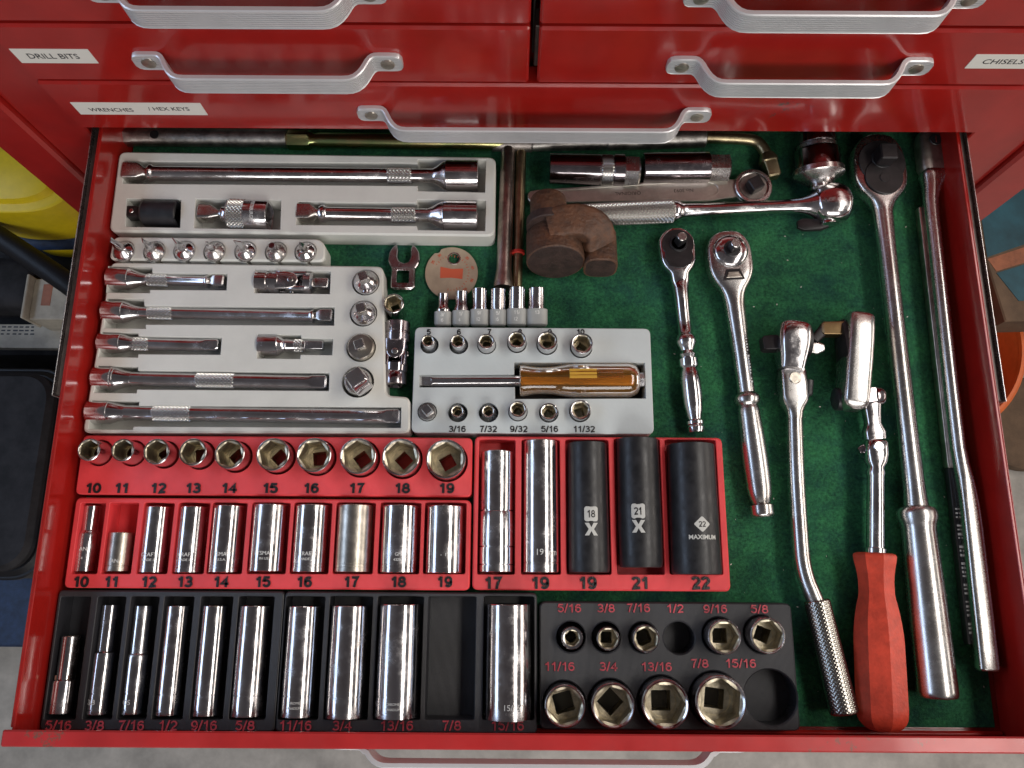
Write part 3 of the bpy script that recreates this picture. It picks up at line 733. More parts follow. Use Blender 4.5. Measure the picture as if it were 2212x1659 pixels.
for k, (n, x, hw, y0, y1, m_) in enumerate(G):
    u, v0 = Z3(x, y0); v1 = Z3(x, y1)[1]; vm = (v0+v1)/2; h = hw*.3
    R = h*sc_at(u, vm, 16); zz = 2.05+R
    A = Vector((wx(u, vm, zz), wy(u, v1, zz), zz)); B = Vector((A.x, wy(u, v0, zz), zz)); fr = fworld(A, B, s=sc_at(u, vm, zz)); L = fr.L
    if k == 0: prof = bands([(0, h), (L*.49, h), (L*.505, h*.97), (L*.52, h*.97), (L, h*.97)], [L*.06, L*.205, L*.50], 1.6, 1.2)
    elif k == 1: prof = bands([(0, h), (L*.5, h*.99), (L, h*.98)], [L*.07], .6, 1.2)
    elif k == 3: prof = [(0, h*.93), (L*.03, h*.97), (L*.3, h), (L, h*.97)]
    else: prof = [(0, h*.97), (L*.03, h), (L, h*.97)]
    t = socket('deep_socket', nm[k], fr, prof, body=m_, inner='bore' if k < 2 else 'bore_dark', sq=6.35/fr.s, group='large deep sockets')
    if k == 1: wrap_text(t, fr, '19 mm', L*.15, h*.99, 13, 'etch', .35)
    if k in (2, 3):
        n_ = '18' if k == 2 else '21'; yy = L*(.435 if k == 2 else .42); aa = .05 if k == 2 else -.2
        v, f = slab(rrect(-14, 14, -15.5, 15.5, 5), 0, .5, bev=0)
        pl = part(t, 'size_badge', fr, ([(yy+q[1]*.98, -(h+.12+q[2]*.2)*sin(aa+q[0]/h), (h+.12+q[2]*.2)*cos(aa+q[0]/h)) for q in v], f), 'laser_mark', smooth=0) if False else None
        def patch(loop, x0, a0, mm='laser_mark', lift=.12, nme='printed_mark'):
            # a thin printed mark wrapped on the cylinder, cut into a fine grid so that it follows the curve
            gx = [i/14*34-17 for i in range(15)]; 
            xs = [p[0] for p in loop]; ys = [p[1] for p in loop]
            NX = 24; NY = 10; pts = [Vector(p) for p in loop]; edges = []
            ex = [list(range(len(loop)))]
            for i in range(1, NX):
                for j in range(1, NY):
                    q = (min(xs)+(max(xs)-min(xs))*i/NX, min(ys)+(max(ys)-min(ys))*j/NY)
                    if inside(loop, *q): pts.append(Vector(q))
            vo, eo, fo, _a, _b, _c = delaunay_2d_cdt(pts, [], ex, 1, 1e-5)
            out = []; rr_ = h+lift
            for q in vo: out.append((x0+q.y, -rr_*sin(a0+q.x/h), rr_*cos(a0+q.x/h)))
            return part(t, nme, fr, (out, [tuple(q) for q in fo]), mm, smooth=0)
        patch(ccw(rrect(-14.5, 14.5, -15.5, 15.5, 5)), yy, aa)
        wrap_text(t, fr, n_, yy, h+.35, 16, 'black_plate', aa, .01, .85)
        x_ = [(-14,13),(-5,13),(0,4),(5,13),(14,13),(5.5,0),(14,-13),(5,-13),(0,-4),(-5,-13),(-14,-13),(-5.5,0)]
        patch(ccw(x_), yy-L*.115, aa)
    if k == 4:
        patch_loop = rounded([(-18,0),(0,-17),(18,0),(0,17)], 4)
        patch(ccw(patch_loop), L*.37, .1)
        wrap_text(t, fr, '22', L*.37, h+.3, 12, 'black_plate', .1, .0, .95)
        wrap_text(t, fr, 'MAXIMUM', L*.275, h+.1, 9, 'laser_mark', .12, .03, 1.05)
for k, (n, x) in enumerate(((17,325),(19,665),(19,1007),(21,1385),(22,1820))):
    u, v = Z3(x, 1156); flat_text(tg, 'number', str(n), u, v, TZ+.25, 8.2, 'black_ink', .035, .4, 1.15)

# --- black trays of deep inch sockets
HB = [('5/16',270,49,240,548,418,36,'two-step'),('3/8',420,44,115,553,310,34,''),('7/16',556,45,118,552,318,38,''),('1/2',696,50,118,556,0,0,''),('9/16',847,54,118,558,0,0,''),('5/8',1010,63,118,560,0,0,''),
      ('11/16',1210,67,120,562,0,0,''),('3/4',1397,76,118,566,0,0,''),('13/16',1600,83,112,566,0,0,''),('7/8',1818,0,80,575,0,0,''),('15/16',2043,91,112,572,0,0,'')]
pk = {'5/16': (272,62), '3/8': (420,58), '7/16': (556,58), '1/2': (696,61), '9/16': (850,66), '5/8': (1012,73), '11/16': (1212,80), '3/4': (1400,88), '13/16': (1602,94), '7/8': (1812,98), '15/16': (2044,103)}
trs = []
for a, b, x0, x1, lb in ((0, 6, 196, 1121, 'black printed tray of six narrow deep inch sockets at lower left'), (6, 11, 1126, 2158, 'black printed tray of wider deep inch sockets with one empty pocket')):
    holes = []
    for n, x, hw, y0, y1, sp, hw2, _ in HB[a:b]:
        c, h_ = pk[n]; u, v0 = Z4(c, 82); holes.append((rect_at(u, h_*.5375, v0, Z4(c, 578)[1]), 2.0))
    vt, vb = Z4(0, 62)[1], 1581; vm = (vt+vb)/2
    X0, X1 = wx(Z4(x0, 0)[0], vm), wx(Z4(x1, 0)[0], vm); Y0, Y1 = wy(600, vb), wy(600, vt)
    trs.append(tray('black_socket_tray', lb, [(X0, Y0), (X1, Y0), (X1, Y1), (X0, Y1)], holes, 'black_print', r=3))
for i, (n, x, hw, y0, y1, sp, hw2, _) in enumerate(HB):
    if not hw: continue
    u, v0 = Z4(x, y0); v1 = Z4(x, y1)[1]; vm = (v0+v1)/2; h = hw*.5375; R = h*sc_at(u, vm, 14); zz = 2.05+R
    if i == 0: u -= 2
    A = Vector((wx(u, vm, zz), wy(u, v1, zz), zz)); B = Vector((A.x, wy(u, v0, zz), zz)); fr = fworld(A, B, s=sc_at(u, vm, zz)); L = fr.L
    if sp:
        q = L*(y1-sp)/(y1-y0); h2 = hw2*.5375
        prof = [(0, h), (q*.96, h), (q, h*.96), (q+L*.015, h2), (L, h2)]
    else: prof = [(0, h), (L*.5, h), (L, h*.98)]
    prof = bands(prof, [L*.045, L*.19] if n != '15/16' else [], .8, 1.1) if i else bands(prof, [L*.12], .7, 1.)
    lb = 'deep chrome socket lying above the red printed %s of the black tray' % WN[n]
    if i == 0: lb = 'shortest deep socket, stepped, lying above the red 5/16 of the black tray'
    t = socket('deep_socket', lb, fr, prof, depth=.5, sq=(4.75 if i < 6 else 6.35)/fr.s, group='deep inch sockets in the black trays')
    if n in ('11/16', '13/16'):
        wrap_text(t, fr, 'CHROME', L*.135, h, 5, 'etch', -.05); wrap_text(t, fr, 'VANADIUM', L*.09, h, 5, 'etch', -.05, wid=.9)
    if n == '3/8': wrap_text(t, fr, '3/8', L*.115, h, 11, 'etch', -.3)
    if n == '15/16': wrap_text(t, fr, '15/16"', L*.12, h, 12, 'etch', .25)
    if n == '7/16': wrap_text(t, fr, 'OS', L*.115, h, 10, 'etch', -.2)
for i, (n, x) in enumerate((('5/16',235),('3/8',380),('7/16',528),('1/2',675),('9/16',820),('5/8',985),('11/16',1188),('3/4',1375),('13/16',1595),('7/8',1815),('15/16',2040))):
    u, v = Z4(x, 601); flat_text(trs[0 if i < 6 else 1], 'number', n, u, v, TZ+.25, 6.3, 'red_ink', -.004, .4, 1.15)

# --- black tray of short inch sockets
I1 = [('5/16',355,370,82,335,370,104),('3/8',627,374,85,600,362,104),('7/16',913,375,100,868,362,104),('9/16',1502,362,125,0,0,0),('5/8',1828,352,131,0,0,0),
      ('11/16',303,882,153,0,0,0),('3/4',664,878,163,0,0,0),('13/16',1058,868,178,0,0,0),('7/8',1474,852,192,0,0,0)]
zti = {'5/16': 27, '3/8': 28.5, '7/16': 30, '9/16': 31.5, '5/8': 31.5, '11/16': 30.5, '3/4': 31, '13/16': 31.5, '7/8': 33}
holes = []; todo = []
for n, x, y, r, _, _, rb in I1:
    u, v = Z5(x, y); zt = zti[n]; b = P(u, v, zt); s = sc_at(u, v, zt); R = r*.2875; Rb = (rb or r)*.2875
    holes.append((circle(b.x, b.y, Rb*s+.8), 2.2)); todo.append((n, u, v, zt, R, Rb))
for x, y, r in ((1160,368,116), (1848,815,198)):
    u, v = Z5(x, y); b = P(u, v, TZ); holes.append((circle(b.x, b.y, r*.2875*sc_at(u, v, TZ)), 2.2))
ti = tray('black_socket_tray', 'black printed tray of short upright inch sockets with two empty round holes', square_up(outl((1168,1300), (1705,1303), (1733,1576), (1164,1579))), holes, 'black_print', r=4.5, rim=.9)
for n, u, v, zt, R, Rb in todo:
    fr = stand(u, v, zt, 2.3, rot=radians(7.5*random.randint(0, 11))); L = fr.L
    prof = [(0, Rb), (L*.45, Rb), (L*.62, R*1.02), (L, R)]
    socket('short_socket', 'upright chrome socket just below the red printed %s in the black tray with round holes' % WN[n], fr, prof, bore=.62 if n in ('5/16',) else .78, depth=.55 if R > 40 else .42, sq=(3.6 if R < 25 else 4.75 if R < 40 else 6.3)/fr.s, group='short inch sockets')
for n, x, y in (('5/16',335,145),('3/8',610,145),('7/16',853,143),('1/2',1128,147),('9/16',1430,150),('5/8',1762,152),('11/16',262,583),('3/4',628,583),('13/16',990,585),('7/8',1313,560),('15/16',1622,560)):
    u, v = Z5(x, y); flat_text(ti, 'number', n, u, v, TZ+.25, 5.7, 'red_ink', .0, .4, 1.2)

# --- grey tray with the amber driver
D1 = [('5',408,793,45,62,28.5),('6',623,795,50,64,28.5),('7',828,797,57,64,28),('8',1050,785,64,66,28.5),('9',1270,792,71,72,29),('10',1520,812,77,77,28.5)]
D2 = [('3/16',620,1300,46,66,23.5),('7/32',843,1300,46,67,23.5),('9/32',1057,1285,60,66,28),('5/16',1281,1303,62,66,23.5),('11/32',1508,1291,73,73,24.5)]
holes = []; todo = []
for n, x, y, r, rb, zt in D1+D2:
    u, v = Z1(x, y); b = P(u, v, zt); s = sc_at(u, v, zt); holes.append((circle(b.x, b.y, rb*.3*s+.5), 4)); todo.append((n, u, v, r*.3, rb*.3, zt))
ua, va = Z1(400, 1300); b = P(ua, va, 21); holes.append((circle(b.x, b.y, 66*.3*sc_at(ua, va, 21)+.4), 4))
z_ = Z1
dp = outl(z_(345,1038), z_(1030,1036), z_(1030,950), z_(1970,952), z_(1978,1210), z_(1035,1214), z_(1035,1128), z_(345,1130)); holes.append((dp, 1.0))
td = tray('grey_socket_tray', 'pale grey tray of small sockets around an amber handled driver', square_up(outl((896,708), (1405,708), (1412,936), (889,936))), holes, 'grey_print', r=4.5, bev=.5, rim=.2)
part(td, 'dark_slot_floor', W0, slab(offset(ccw(dp), .1), 1.02, 1.3, bev=0), 'void', smooth=0)
for i, (n, u, v, r, rb, zt) in enumerate(todo):
    fr = stand(u, v, zt, 4.1, rot=radians(7.5*random.randint(0, 11))); L = fr.L
    prof = [(0, rb), (L*(.45 if i in (0, 1, 6, 7) else .7), rb), (L*(.7 if i in (0,1,6,7) else .8), r), (L, r)]
    socket('small_socket', ('small upright chrome socket just below the black printed %s of the grey tray' if i < 6 else 'small upright chrome socket just above the black printed %s of the grey tray') % WN[n], fr, prof, bore=.7, depth=.5, sq=3.2/fr.s, group='quarter inch drive sockets in the grey tray')
fr = stand(ua, va, 22, 4.1, rot=radians(40)); t = T('socket_adapter', 'small square drive adapter in the lower left hole of the grey tray', 'adapter', fr); L = fr.L
part(t, 'body', fr, loft([(0,19.5),(L*.8,19.5),(L*.9,18),(L*.92,12)], 40), 'satin')
f2 = stand(ua, va-3, 30, 21, rot=radians(40)); part(t, 'square_drive', f2, loft([(0,9.5,9.5,8),(f2.L*.8,9.5,9.5,8),(f2.L,8,8,8)], 32, rot=.2), 'chrome')
for n, x in (('5',415),('6',632),('7',850),('8',1072),('9',1287),('10',1508)):
    u, v = Z1(x, 731); flat_text(td, 'number', n, u, v, TZ+.1, 4.3, 'black_ink', .02, .2)
for n, x in (('3/16',620),('7/32',843),('9/32',1062),('5/16',1285),('11/32',1533)):
    u, v = Z1(x, 1430); flat_text(td, 'number', n, u, v, TZ+.1, 4.6, 'black_ink', .012, .2, 1.12)
# amber driver
a, b_ = Z1(342,1086), Z1(1968,1080)
fr = frame(a, b_, 12.5); k = .3
t = T('nut_driver', 'amber handled driver lying in the dark slot of the grey tray', 'driver', fr)
part(t, 'shank', fr, join(loft([(0,11,8,7),(2,12,9,7),(24,12,9,7),(28,12.3,11,4),(32,12.5,12.5,2),(220,12.5,12.5,2)], 32)), 'chrome')
hp = [(726,104),(730,115),(740,117),(770,114),(830,104),(890,101),(960,104),(1030,116),(1110,126),(1180,128),(1500,128),(1545,118),(1575,96),(1586,72)]
def hx(x, r): return (x*k, r*k*.98, r*k*.92, 2)
part(t, 'handle', fr, loft([hx(x, r) for x, r in hp], 48, sub=3), 'amber', smooth=50)
part(t, 'end_cap', fr, loft([(1583*k,15,15,-6),(1618*k,15,15,-6),(1625*k,13,13,-6)], 24), 'chrome')
hnd = fr
part(t, 'inner_core', fr, loft([(735*k,13,12,3),(1000*k,12,11,3),(1350*k,15,13,3),(1560*k,17,15,3)], 24), 'amber_light')
for yy in (15, 7.5, 0):
    zt2 = 35.2*sqrt(1-(yy/37.6)**2)
    part(t, 'grip_flute', fr, box(1078*k, 1272*k, yy-3.2, yy+3.2, zt2-3, zt2+.6, .6), 'amber_light')
    part(t, 'grip_flute', fr, box(1282*k, 1460*k, yy-2.4, yy+2.4, zt2-3, zt2+.3, .5), 'amber')

# ------------------------------------------------------------------ white trays
def poly(*pts): return list(pts)
# big upper tray: pockets follow the tools (picture points at the tray top)
pa = outl((267,347), (1040,354), (1040,413), (908,413), (908,405), (266,399)) 
pa = outl((268,349), (902,354), (904,346), (1050,347), (1048,417), (903,414), (902,403), (266,398))
pb = outl((275,430), (392,432), (390,493), (272,491))
pc = outl((424,431), (608,434), (606,497), (420,494))
pd = outl((645,437), (900,440), (902,432), (1050,434), (1048,500), (903,498), (900,489), (640,487))
tA = tray('white_tool_tray', 'large white tray of big extension bars at upper left', outl((258,328), (1071,340), (1069,511), (236,501)), [(ccw(q), 2.5) for q in (pa, pb, pc, pd)], 'white_print', z1=19, r=6, bev=1.4, rim=.3, cat='tool tray')
# bit strip
B1 = [(267,540,'spike'),(333,541,'spike'),(398,540,'blade'),(463,541,'cross'),(530,541,'blade'),(596,542,'star'),(660,542,'cross')]
tB = tray('white_tool_tray', 'narrow white strip tray holding seven bit sockets', outl((246,512), (690,517), (703,530), (702,566), (236,562)), [(circle(*P(u, v+2, 19).xy, 24*sc_at(u, v, 19)), 4) for u, v, _ in B1], 'white_print', z1=19, r=5, bev=1.2, rim=.3, cat='tool tray')
# the lower white tray
rows_c = [
 [(236,577),(330,578),(330,591),(492,592),(490,628),(325,627),(325,634),(232,633)],
 [(232,646),(312,647),(313,662),(723,664),(722,704),(316,702),(316,711),(226,710)],
 [(222,718),(300,720),(300,727),(480,730),(477,767),(300,766),(299,773),(214,772)],
 [(213,791),(300,793),(299,801),(712,806),(711,845),(297,842),(296,850),(204,849)],
 [(200,866),(302,868),(301,877),(867,880),(866,925),(290,922),(288,929),(192,928)],
 [(552,585),(715,587),(713,636),(550,634)],
 [(558,723),(651,724),(651,731),(720,733),(718,768),(650,767),(649,776),(556,775)],
]
AD = [(790,607,28,'cone'),(785,674,28,'cone'),(780,748,30,'flat'),(773,822,33,'big')]
hc = [(ccw(outl(*q)), 2.5) for q in rows_c]+[(circle(*P(u, v+3, 19).xy, (r+1.5)*sc_at(u, v, 19)), 4) for u, v, r, _ in AD]
tC = tray('white_tool_tray', 'widest white tray with a stepped right edge holding five extension bars', outl((240,567), (828,576), (834,855), (886,858), (886,936), (179,935)), hc, 'white_print', z1=19, r=[5,5,5,5,5,5], bev=1.3, rim=.3, cat='tool tray')

def ext(label, a, b, z, segs, group='extension bars in the white trays', rollup=(0,0,1), name='extension_bar', s_end=0., body='chrome', z2=None):
    """segs: list of (kind, ...) in picture pixels along the tool"""
    fr = frame(a, b, z, z2, up=rollup); t = T(name, label, 'extension bar' if name == 'extension_bar' else name.replace('_', ' '), fr, group)
    for sg in segs:
        kind, nme, mt = sg[0], sg[1], sg[2]
        if kind == 'loft': me = loft(sg[3], 40, sub=sg[4] if len(sg) > 4 else 1)
        elif kind == 'knurl': me = knurled(sg[3], sg[4], sg[5], amp=1.0, pitch=2.7, s=fr.s)
        elif kind == 'loftc': me = loft(sg[3], 40, cap0=sg[4], cap1=sg[5])
        part(t, nme, fr, me, mt, smooth=0 if kind == 'knurl' else 28)
    return t, fr
def drive_end(x0, x1, h, tail=None):        # a rounded square stub from x0 (free end) to x1
    d = 1 if x1 > x0 else -1
    return [(x0, h*.75, h*.75, 7), (x0+d*1.5, h*.92, h*.92, 8), (x0+d*4, h, h, 8), (x1-d*4, h, h, 8), (x1, h*.9, h*.9, 4)]
def sock_end(x0, x1, R, xb, r, inner=True):  # from the open end x0 back to x1, then flaring down to r at xb
    d = 1 if x1 > x0 else -1
    ri = R*.55
    return [(x0+d*6, ri*.9, ri*.9, -4), (x0+d*.5, ri, ri, -4), (x0, ri*1.3, ri*1.3, 2), (x0, R*.9, R*.9, 2), (x0+d*1.2, R*.985, R*.985, 2), (x0+d*3, R, R, 2), (x1, R, R, 2), (x1+d*.8, R*.94, R*.94, 2), (x1+(xb-x1)*.22, r+(R-r)*.70, r+(R-r)*.70, 2), (x1+(xb-x1)*.42, r+(R-r)*.42, r+(R-r)*.42, 2), (x1+(xb-x1)*.68, r+(R-r)*.16, r+(R-r)*.16, 2), (xb, r, r, 2)]
def rev(s_): return s_[::-1]
def fix(secs): return secs if secs[0][0] <= secs[-1][0] or True else secs[::-1]
def L_(nme, mt, secs, sub=1):                # orient profile from small x to large x so that faces look outwards
    return ('loft', nme, mt, secs if secs[0][0] < secs[-1][0] else secs[::-1], sub)
# tray A tools
ext('longest chrome wobble extension at the top of the large white tray', (270,374), (1034,381), 15, [
  L_('drive_tip', 'satin', [(0,16,16,9),(3,18.5,18,10),(30,18,18,10),(36,16,16,8),(44,11,12,4),(52,10,10,2)]),
  L_('shaft', 'chrome', [(47,11),(50,16),(56,19.5),(60,19.5),(64,16.5),(68,16),(563,16),(564,15.5),(640,15.5),(664,16),(672,20),(682,27),(690,32)]),
  ('knurl', 'knurled_grip', 'knurl', 566, 622, 17.5),
  L_('socket_end', 'chrome', sock_end(764, 695, 33.5, 688, 30))])
ext('short chrome wobble extension at the lower right of the large white tray', (642,461), (1032,467), 14, [
  L_('drive_tip', 'satin', [(0,15,14,8),(3,17.5,16.5,9),(28,17.5,16.5,9),(34,15,15,6),(42,10,12,3),(50,10,10,2)]),
  L_('shaft', 'chrome', [(46,11),(49,17),(55,20),(60,20),(63,17),(67,15.5),(180,15.5),(262,15),(284,16),(294,21),(306,28),(314,31)]),
  ('knurl', 'knurled_grip', 'knurl', 203, 258, 17.5),
  L_('socket_end', 'chrome', sock_end(390, 318, 32, 312, 30))])
t, fr = ext('fat knurled chrome wobble adapter in the middle of the large white tray', (430,461), (602,467), 14, [
  L_('drive_tip', 'satin', [(0,12,14,5),(3,17,16,6),(26,17,16,6),(42,9,10,3),(50,9,9,2)]),
  L_('neck', 'chrome', [(44,10),(47,13),(52,17),(56,17),(62,20),(68,30),(72,33)]),
  ('knurl', 'knurled_grip', 'knurl', 66, 105, 34),
  L_('socket_end', 'chrome', [(104,33),(150,33),(153,31)]+[]) if False else ('loft', 'socket_end', 'chrome', [(104,33,33,2),(150,33,33,2),(153,31.5,31.5,2),(153.2,22,22,-4),(130,18,18,-4)], 1)], name='socket_adapter')
wrap_text(t, fr, 'Pittsburgh', 118, 33, 7, 'etch', ang=.1, wid=.9) if False else None
wrap_text(t, fr, 'PITTSBURGH', 124, 33.2, 7.5, 'etch', ang=0.05, wid=.8)
t, fr = ext('matt black impact adapter with small square stub in the large white tray', (276,461), (388,463), 14, [
  L_('drive_tip', 'black_plate', drive_end(0, 34, 13)),
  ('loft', 'body', 'black_oxide', [(30,17,17,2),(34,24,24,2),(40,28.5,28.5,2),(110,29,29,2),(112,27,27,2),(112.2,21,21,-4),(90,18,18,-4)], 1)], name='socket_adapter')
part(t, 'detent_ball', fr, disc(14, 0, 5, 12.6, 14.5, 1), 'satin')
# tray C tools (socket end at the left)
zt_ = 13
def barC(label, a, b, R, xs, r, kn, tip, z=13.5, tipst='wobble', ring=None):
    f = frame(a, b, z); L = f.L
    g = [L_('socket_end', 'chrome', sock_end(0, xs, R, xs+ (34 if R > 24 else 28), r+.5))]
    if ring: g.append(L_('ring', 'chrome', [(ring-2, R), (ring-1, R+1.6), (ring+1, R+1.6), (ring+2, R)]))
    body = [(xs+22, r), (L-tip-10, r)]
    if tipst == 'wobble':
        body += [(L-tip-8, r+1), (L-tip-5, r+2.5), (L-tip-2, r+2.5), (L-tip, r-1), (L-tip+2, r*.62)]
        g.append(L_('shaft', 'chrome', body)); h = r*.98
        g.append(L_('drive_tip', 'satin', [(L-tip, h*.6, h*.6, 3), (L-tip+3, h*.66, h*.66, 4), (L-tip*.70, h*1.0, h*.97, 9), (L-tip*.5, h*1.08, h*1.02, 9), (L-3, h*1.08, h*1.02, 9), (L, h*.9, h*.85, 8)]))
    else:
        body += [(L-tip-6, r), (L-tip, r*.96, r*.96, 2.4), (L-tip+7, r*.95, r*.82, 5), (L-4, r*.92, r*.80, 7), (L, r*.72, r*.65, 6)]
        body = [tuple(q) for q in body]
        g.append(L_('shaft', 'chrome', body))
    g.append(('knurl', 'knurled_grip', 'knurl', kn[0], kn[1], r+1.8))
    return ext(label, a, b, z, g)
barC('short wobble extension in the top row of the stepped white tray', (237,602), (487,609), 25, 46, 12.5, (80,130), 34)
barC('medium wobble extension in the second row of the stepped white tray', (227,674), (720,684), 25.5, 44, 13, (92,150), 40)
barC('short square ended extension in the third row of the stepped white tray', (217,741), (474,747), 23, 48, 14, (68,110), 34, tipst='sq')
barC('long extension with central knurl in the fourth row of the stepped white tray', (206,817), (708,827), 26, 46, 16, (218,305), 38, tipst='sq', ring=40)
barC('longest extension in the bottom row of the stepped white tray', (193,890), (866,901), 26, 46, 17, (138,225), 36, tipst='sq')
t, fr = ext('short pin detent adapter with narrow knurl in the third row of the stepped white tray', (560,746), (700,747), 13.5, [
  L_('socket_end', 'chrome', sock_end(0, 42, 24, 60, 13)), L_('shaft', 'chrome', [(56,14),(60,16),(64,14),(100,13)]), ('knurl', 'knurled_grip', 'knurl', 74, 98, 15),
  L_('drive_tip', 'chrome', drive_end(140, 96, 10))], name='socket_adapter')

def ujoint(label, a, b, z, R, body='chrome', tipR=11, both=False, group=None):
    fr = frame(a, b, z); L = fr.L; t = T('universal_joint', label, 'universal joint', fr, group)
    part(t, 'socket_end', fr, loft(rev([(6,R*.5,R*.5,-4),(0,R*.55,R*.55,-4),(0,R*.9,R*.9,2),(2,R,R,2)][::-1])+[] if False else [(8,R*.5,R*.5,-4),(0.3,R*.55,R*.55,-4),(0,R*.8,R*.8,2),(0,R*.92,R*.92,2),(2,R,R,2),(L*.16,R,R,2),(L*.17,R*.94,R*.94,2),(L*.19,R*.94,R*.94,2),(L*.2,R,R,2),(L*.32,R,R,2),(L*.34,R*.85,R*.85,2)], 40), body)
    c = L*.5
    for s_ in (-1, 1):            # the yoke of the socket end, above and below
        part(t, 'yoke', fr, loft([(L*.30, R*.85, R*.26, 3, 0, s_*R*.66), (L*.45, R*.80, R*.24, 3, 0, s_*R*.66), (L*.53, R*.70, R*.22, 3, 0, s_*R*.66), (L*.58, R*.42, R*.18, 3, 0, s_*R*.66), (L*.6, R*.1, R*.1, 2, 0, s_*R*.66)], 28), body)
    part(t, 'cross_block', fr, box(c-R*.42, c+R*.42, -R*.42, R*.42, -R*.42, R*.42, R*.08), 'chrome_dark')
    e = L*.80 if not both else L
    for s_ in (-1, 1):
        part(t, 'yoke', fr, loft([(L*.40, R*.1, R*.1, 2, s_*R*.66, 0), (L*.42, R*.18, R*.42, 3, s_*R*.66, 0), (L*.47, R*.22, R*.7, 3, s_*R*.66, 0), (L*.56, R*.26, R*.8, 3, s_*R*.66, 0), (L*.70, R*.28, R*.85, 3, s_*R*.64, 0)], 28), body)
    if not both:
        part(t, 'yoke_base', fr, loft([(L*.66,R*.9),(L*.67,R),(L*.76,R*.96),(L*.79,R*.7),(L*.80,tipR)], 40), body)
        part(t, 'drive_tip', fr, loft(rev(drive_end(L, L*.79, tipR)), 32), 'satin')
    else:
        part(t, 'yoke_base', fr, loft([(L*.66,R*.85),(L*.67,R*.95),(L*.78,R*.92),(L*.80,R*.86),(L*.82,R*.92),(L*.985,R*.92),(L,R*.8),(L,R*.6),(L*.93,R*.5,R*.5,-4)], 40), body)
    for ax in (0, 1):
        me = loft([(-R*.96, R*.2), (-R*.94, R*.24), (R*.94, R*.24), (R*.96, R*.2)], 20)
        m = Matrix.Translation(Vector((c, 0, 0))) @ (Matrix.Rotation(pi/2, 4, 'Y') if ax == 0 else Matrix.Rotation(pi/2, 4, 'Z'))
        part(t, 'pivot_pin', fr, xf(me, m), 'satin')
    return t
ujoint('chrome universal joint lying in the top row of the stepped white tray', (554,609), (712,614), 13.5, 25, group='universal joints')
ujoint('dark chrome universal joint standing out on the felt right of the stepped white tray', (860,697), (853,834), 10, 26.5, body='chrome_dark', both=True, group='universal joints')

# bits in the strip
lbl = {0: 'leftmost bit socket of the white strip, spiked tip leaning up', 1: 'second bit socket from the left in the white strip', 2: 'third bit socket from the left in the white strip', 3: 'fourth bit socket, the middle one of the white strip', 4: 'fifth bit socket from the left in the white strip', 5: 'sixth bit socket from the left, dark fluted tip', 6: 'rightmost bit socket of the white strip'}
for i, (u, v, kd) in enumerate(B1):
    fr = stand(u, v+1, 21, 4.1, rot=radians(20*i)); L = fr.L
    t = T('bit_socket', lbl[i], 'bit socket', fr, 'bit sockets in the white strip')
    part(t, 'collar', fr, loft([(0,22),(L*.93,22.5),(L,21.5),(L+4,17.5),(L+9,12),(L+13,8.5),(L+15,7.5)], 40), 'satin' if i % 2 else 'chrome')
    h = 25 if kd != 'cross' else 20
    if kd == 'spike': s_ = [(L+13,7,7,6),(L+30,7,7,6),(L+44,5.5,3,3),(L+56,6,.9,6)]
    elif kd == 'blade': s_ = [(L+13,7,7,2),(L+27,7,7,2),(L+48,9,1.2,6),(L+51,8.5,.9,6)]
    elif kd == 'star': s_ = [(L+13,8,8,-6),(L+28,8,8,-6),(L+32,6,6,-6)]
    else: s_ = [(L+13,7,7,1.1),(L+30,7.5,7.5,1.1),(L+42,3.8,3.8,1.1),(L+48,1,1,1.1)]
    part(t, 'bit_tip', fr, loft(s_, 32), 'chrome' if kd != 'star' else 'chrome_dark', smooth=25)
# adapters standing in the lower tray
la = ['topmost cone shaped square drive adapter of the stepped white tray', 'second cone shaped square drive adapter of the stepped white tray', 'third adapter down, flat topped with a small square stub', 'lowest and largest adapter with a tall tilted square stub']
for i, (u, v, r, kd) in enumerate(AD):
    zt = 21; fr = stand(u, v+2, zt, 4.1, rot=radians((25, 15, 20, 35)[i])); L = fr.L
    t = T('socket_adapter', la[i], 'adapter', fr, 'square drive adapters')
    if kd == 'cone':
        part(t, 'body', fr, loft([(0,r-1),(L*.95,r-1),(L+1,r-2),(L+10,r*.66),(L+17,r*.42),(L+19,r*.36)], 44), 'chrome')
        part(t, 'square_drive', fr, loft([(L+16,11,11,8),(L+33,11,11,8),(L+36,9,9,7)], 32), 'satin')
    elif kd == 'flat':
        part(t, 'body', fr, loft([(0,r-1),(L*.95,r-1),(L+5,r-1.5),(L+8,r-4),(L+9,12)], 44), 'steel_dull')
        part(t, 'square_drive', fr, loft([(L+6,11,11,8),(L+24,11,11,8),(L+27,9,9,7)], 32), 'satin')
    else:
        part(t, 'body', fr, loft([(0,r-3),(L*.95,r-3),(L+3,r-4),(L+12,r*.78),(L+14,r*.7)], 44), 'satin')
        f2 = stand(u-6, v-8, 40, 24, rot=radians(35), tilt=(-.12,.12))
        part(t, 'square_drive', f2, loft([(0,20,20,9),(f2.L*.9,20,20,9),(f2.L,17,17,8)], 40), 'chrome')

# ------------------------------------------------------------------ loose things on the felt, middle
fr = stand(850, 655, 24, .1, rot=.4); L = fr.L
socket('small_socket', 'lone short chrome socket upright on the felt right of the white tray', fr, [(0,20),(L*.6,21),(L,22)], bore=.74, depth=.5, sq=9)
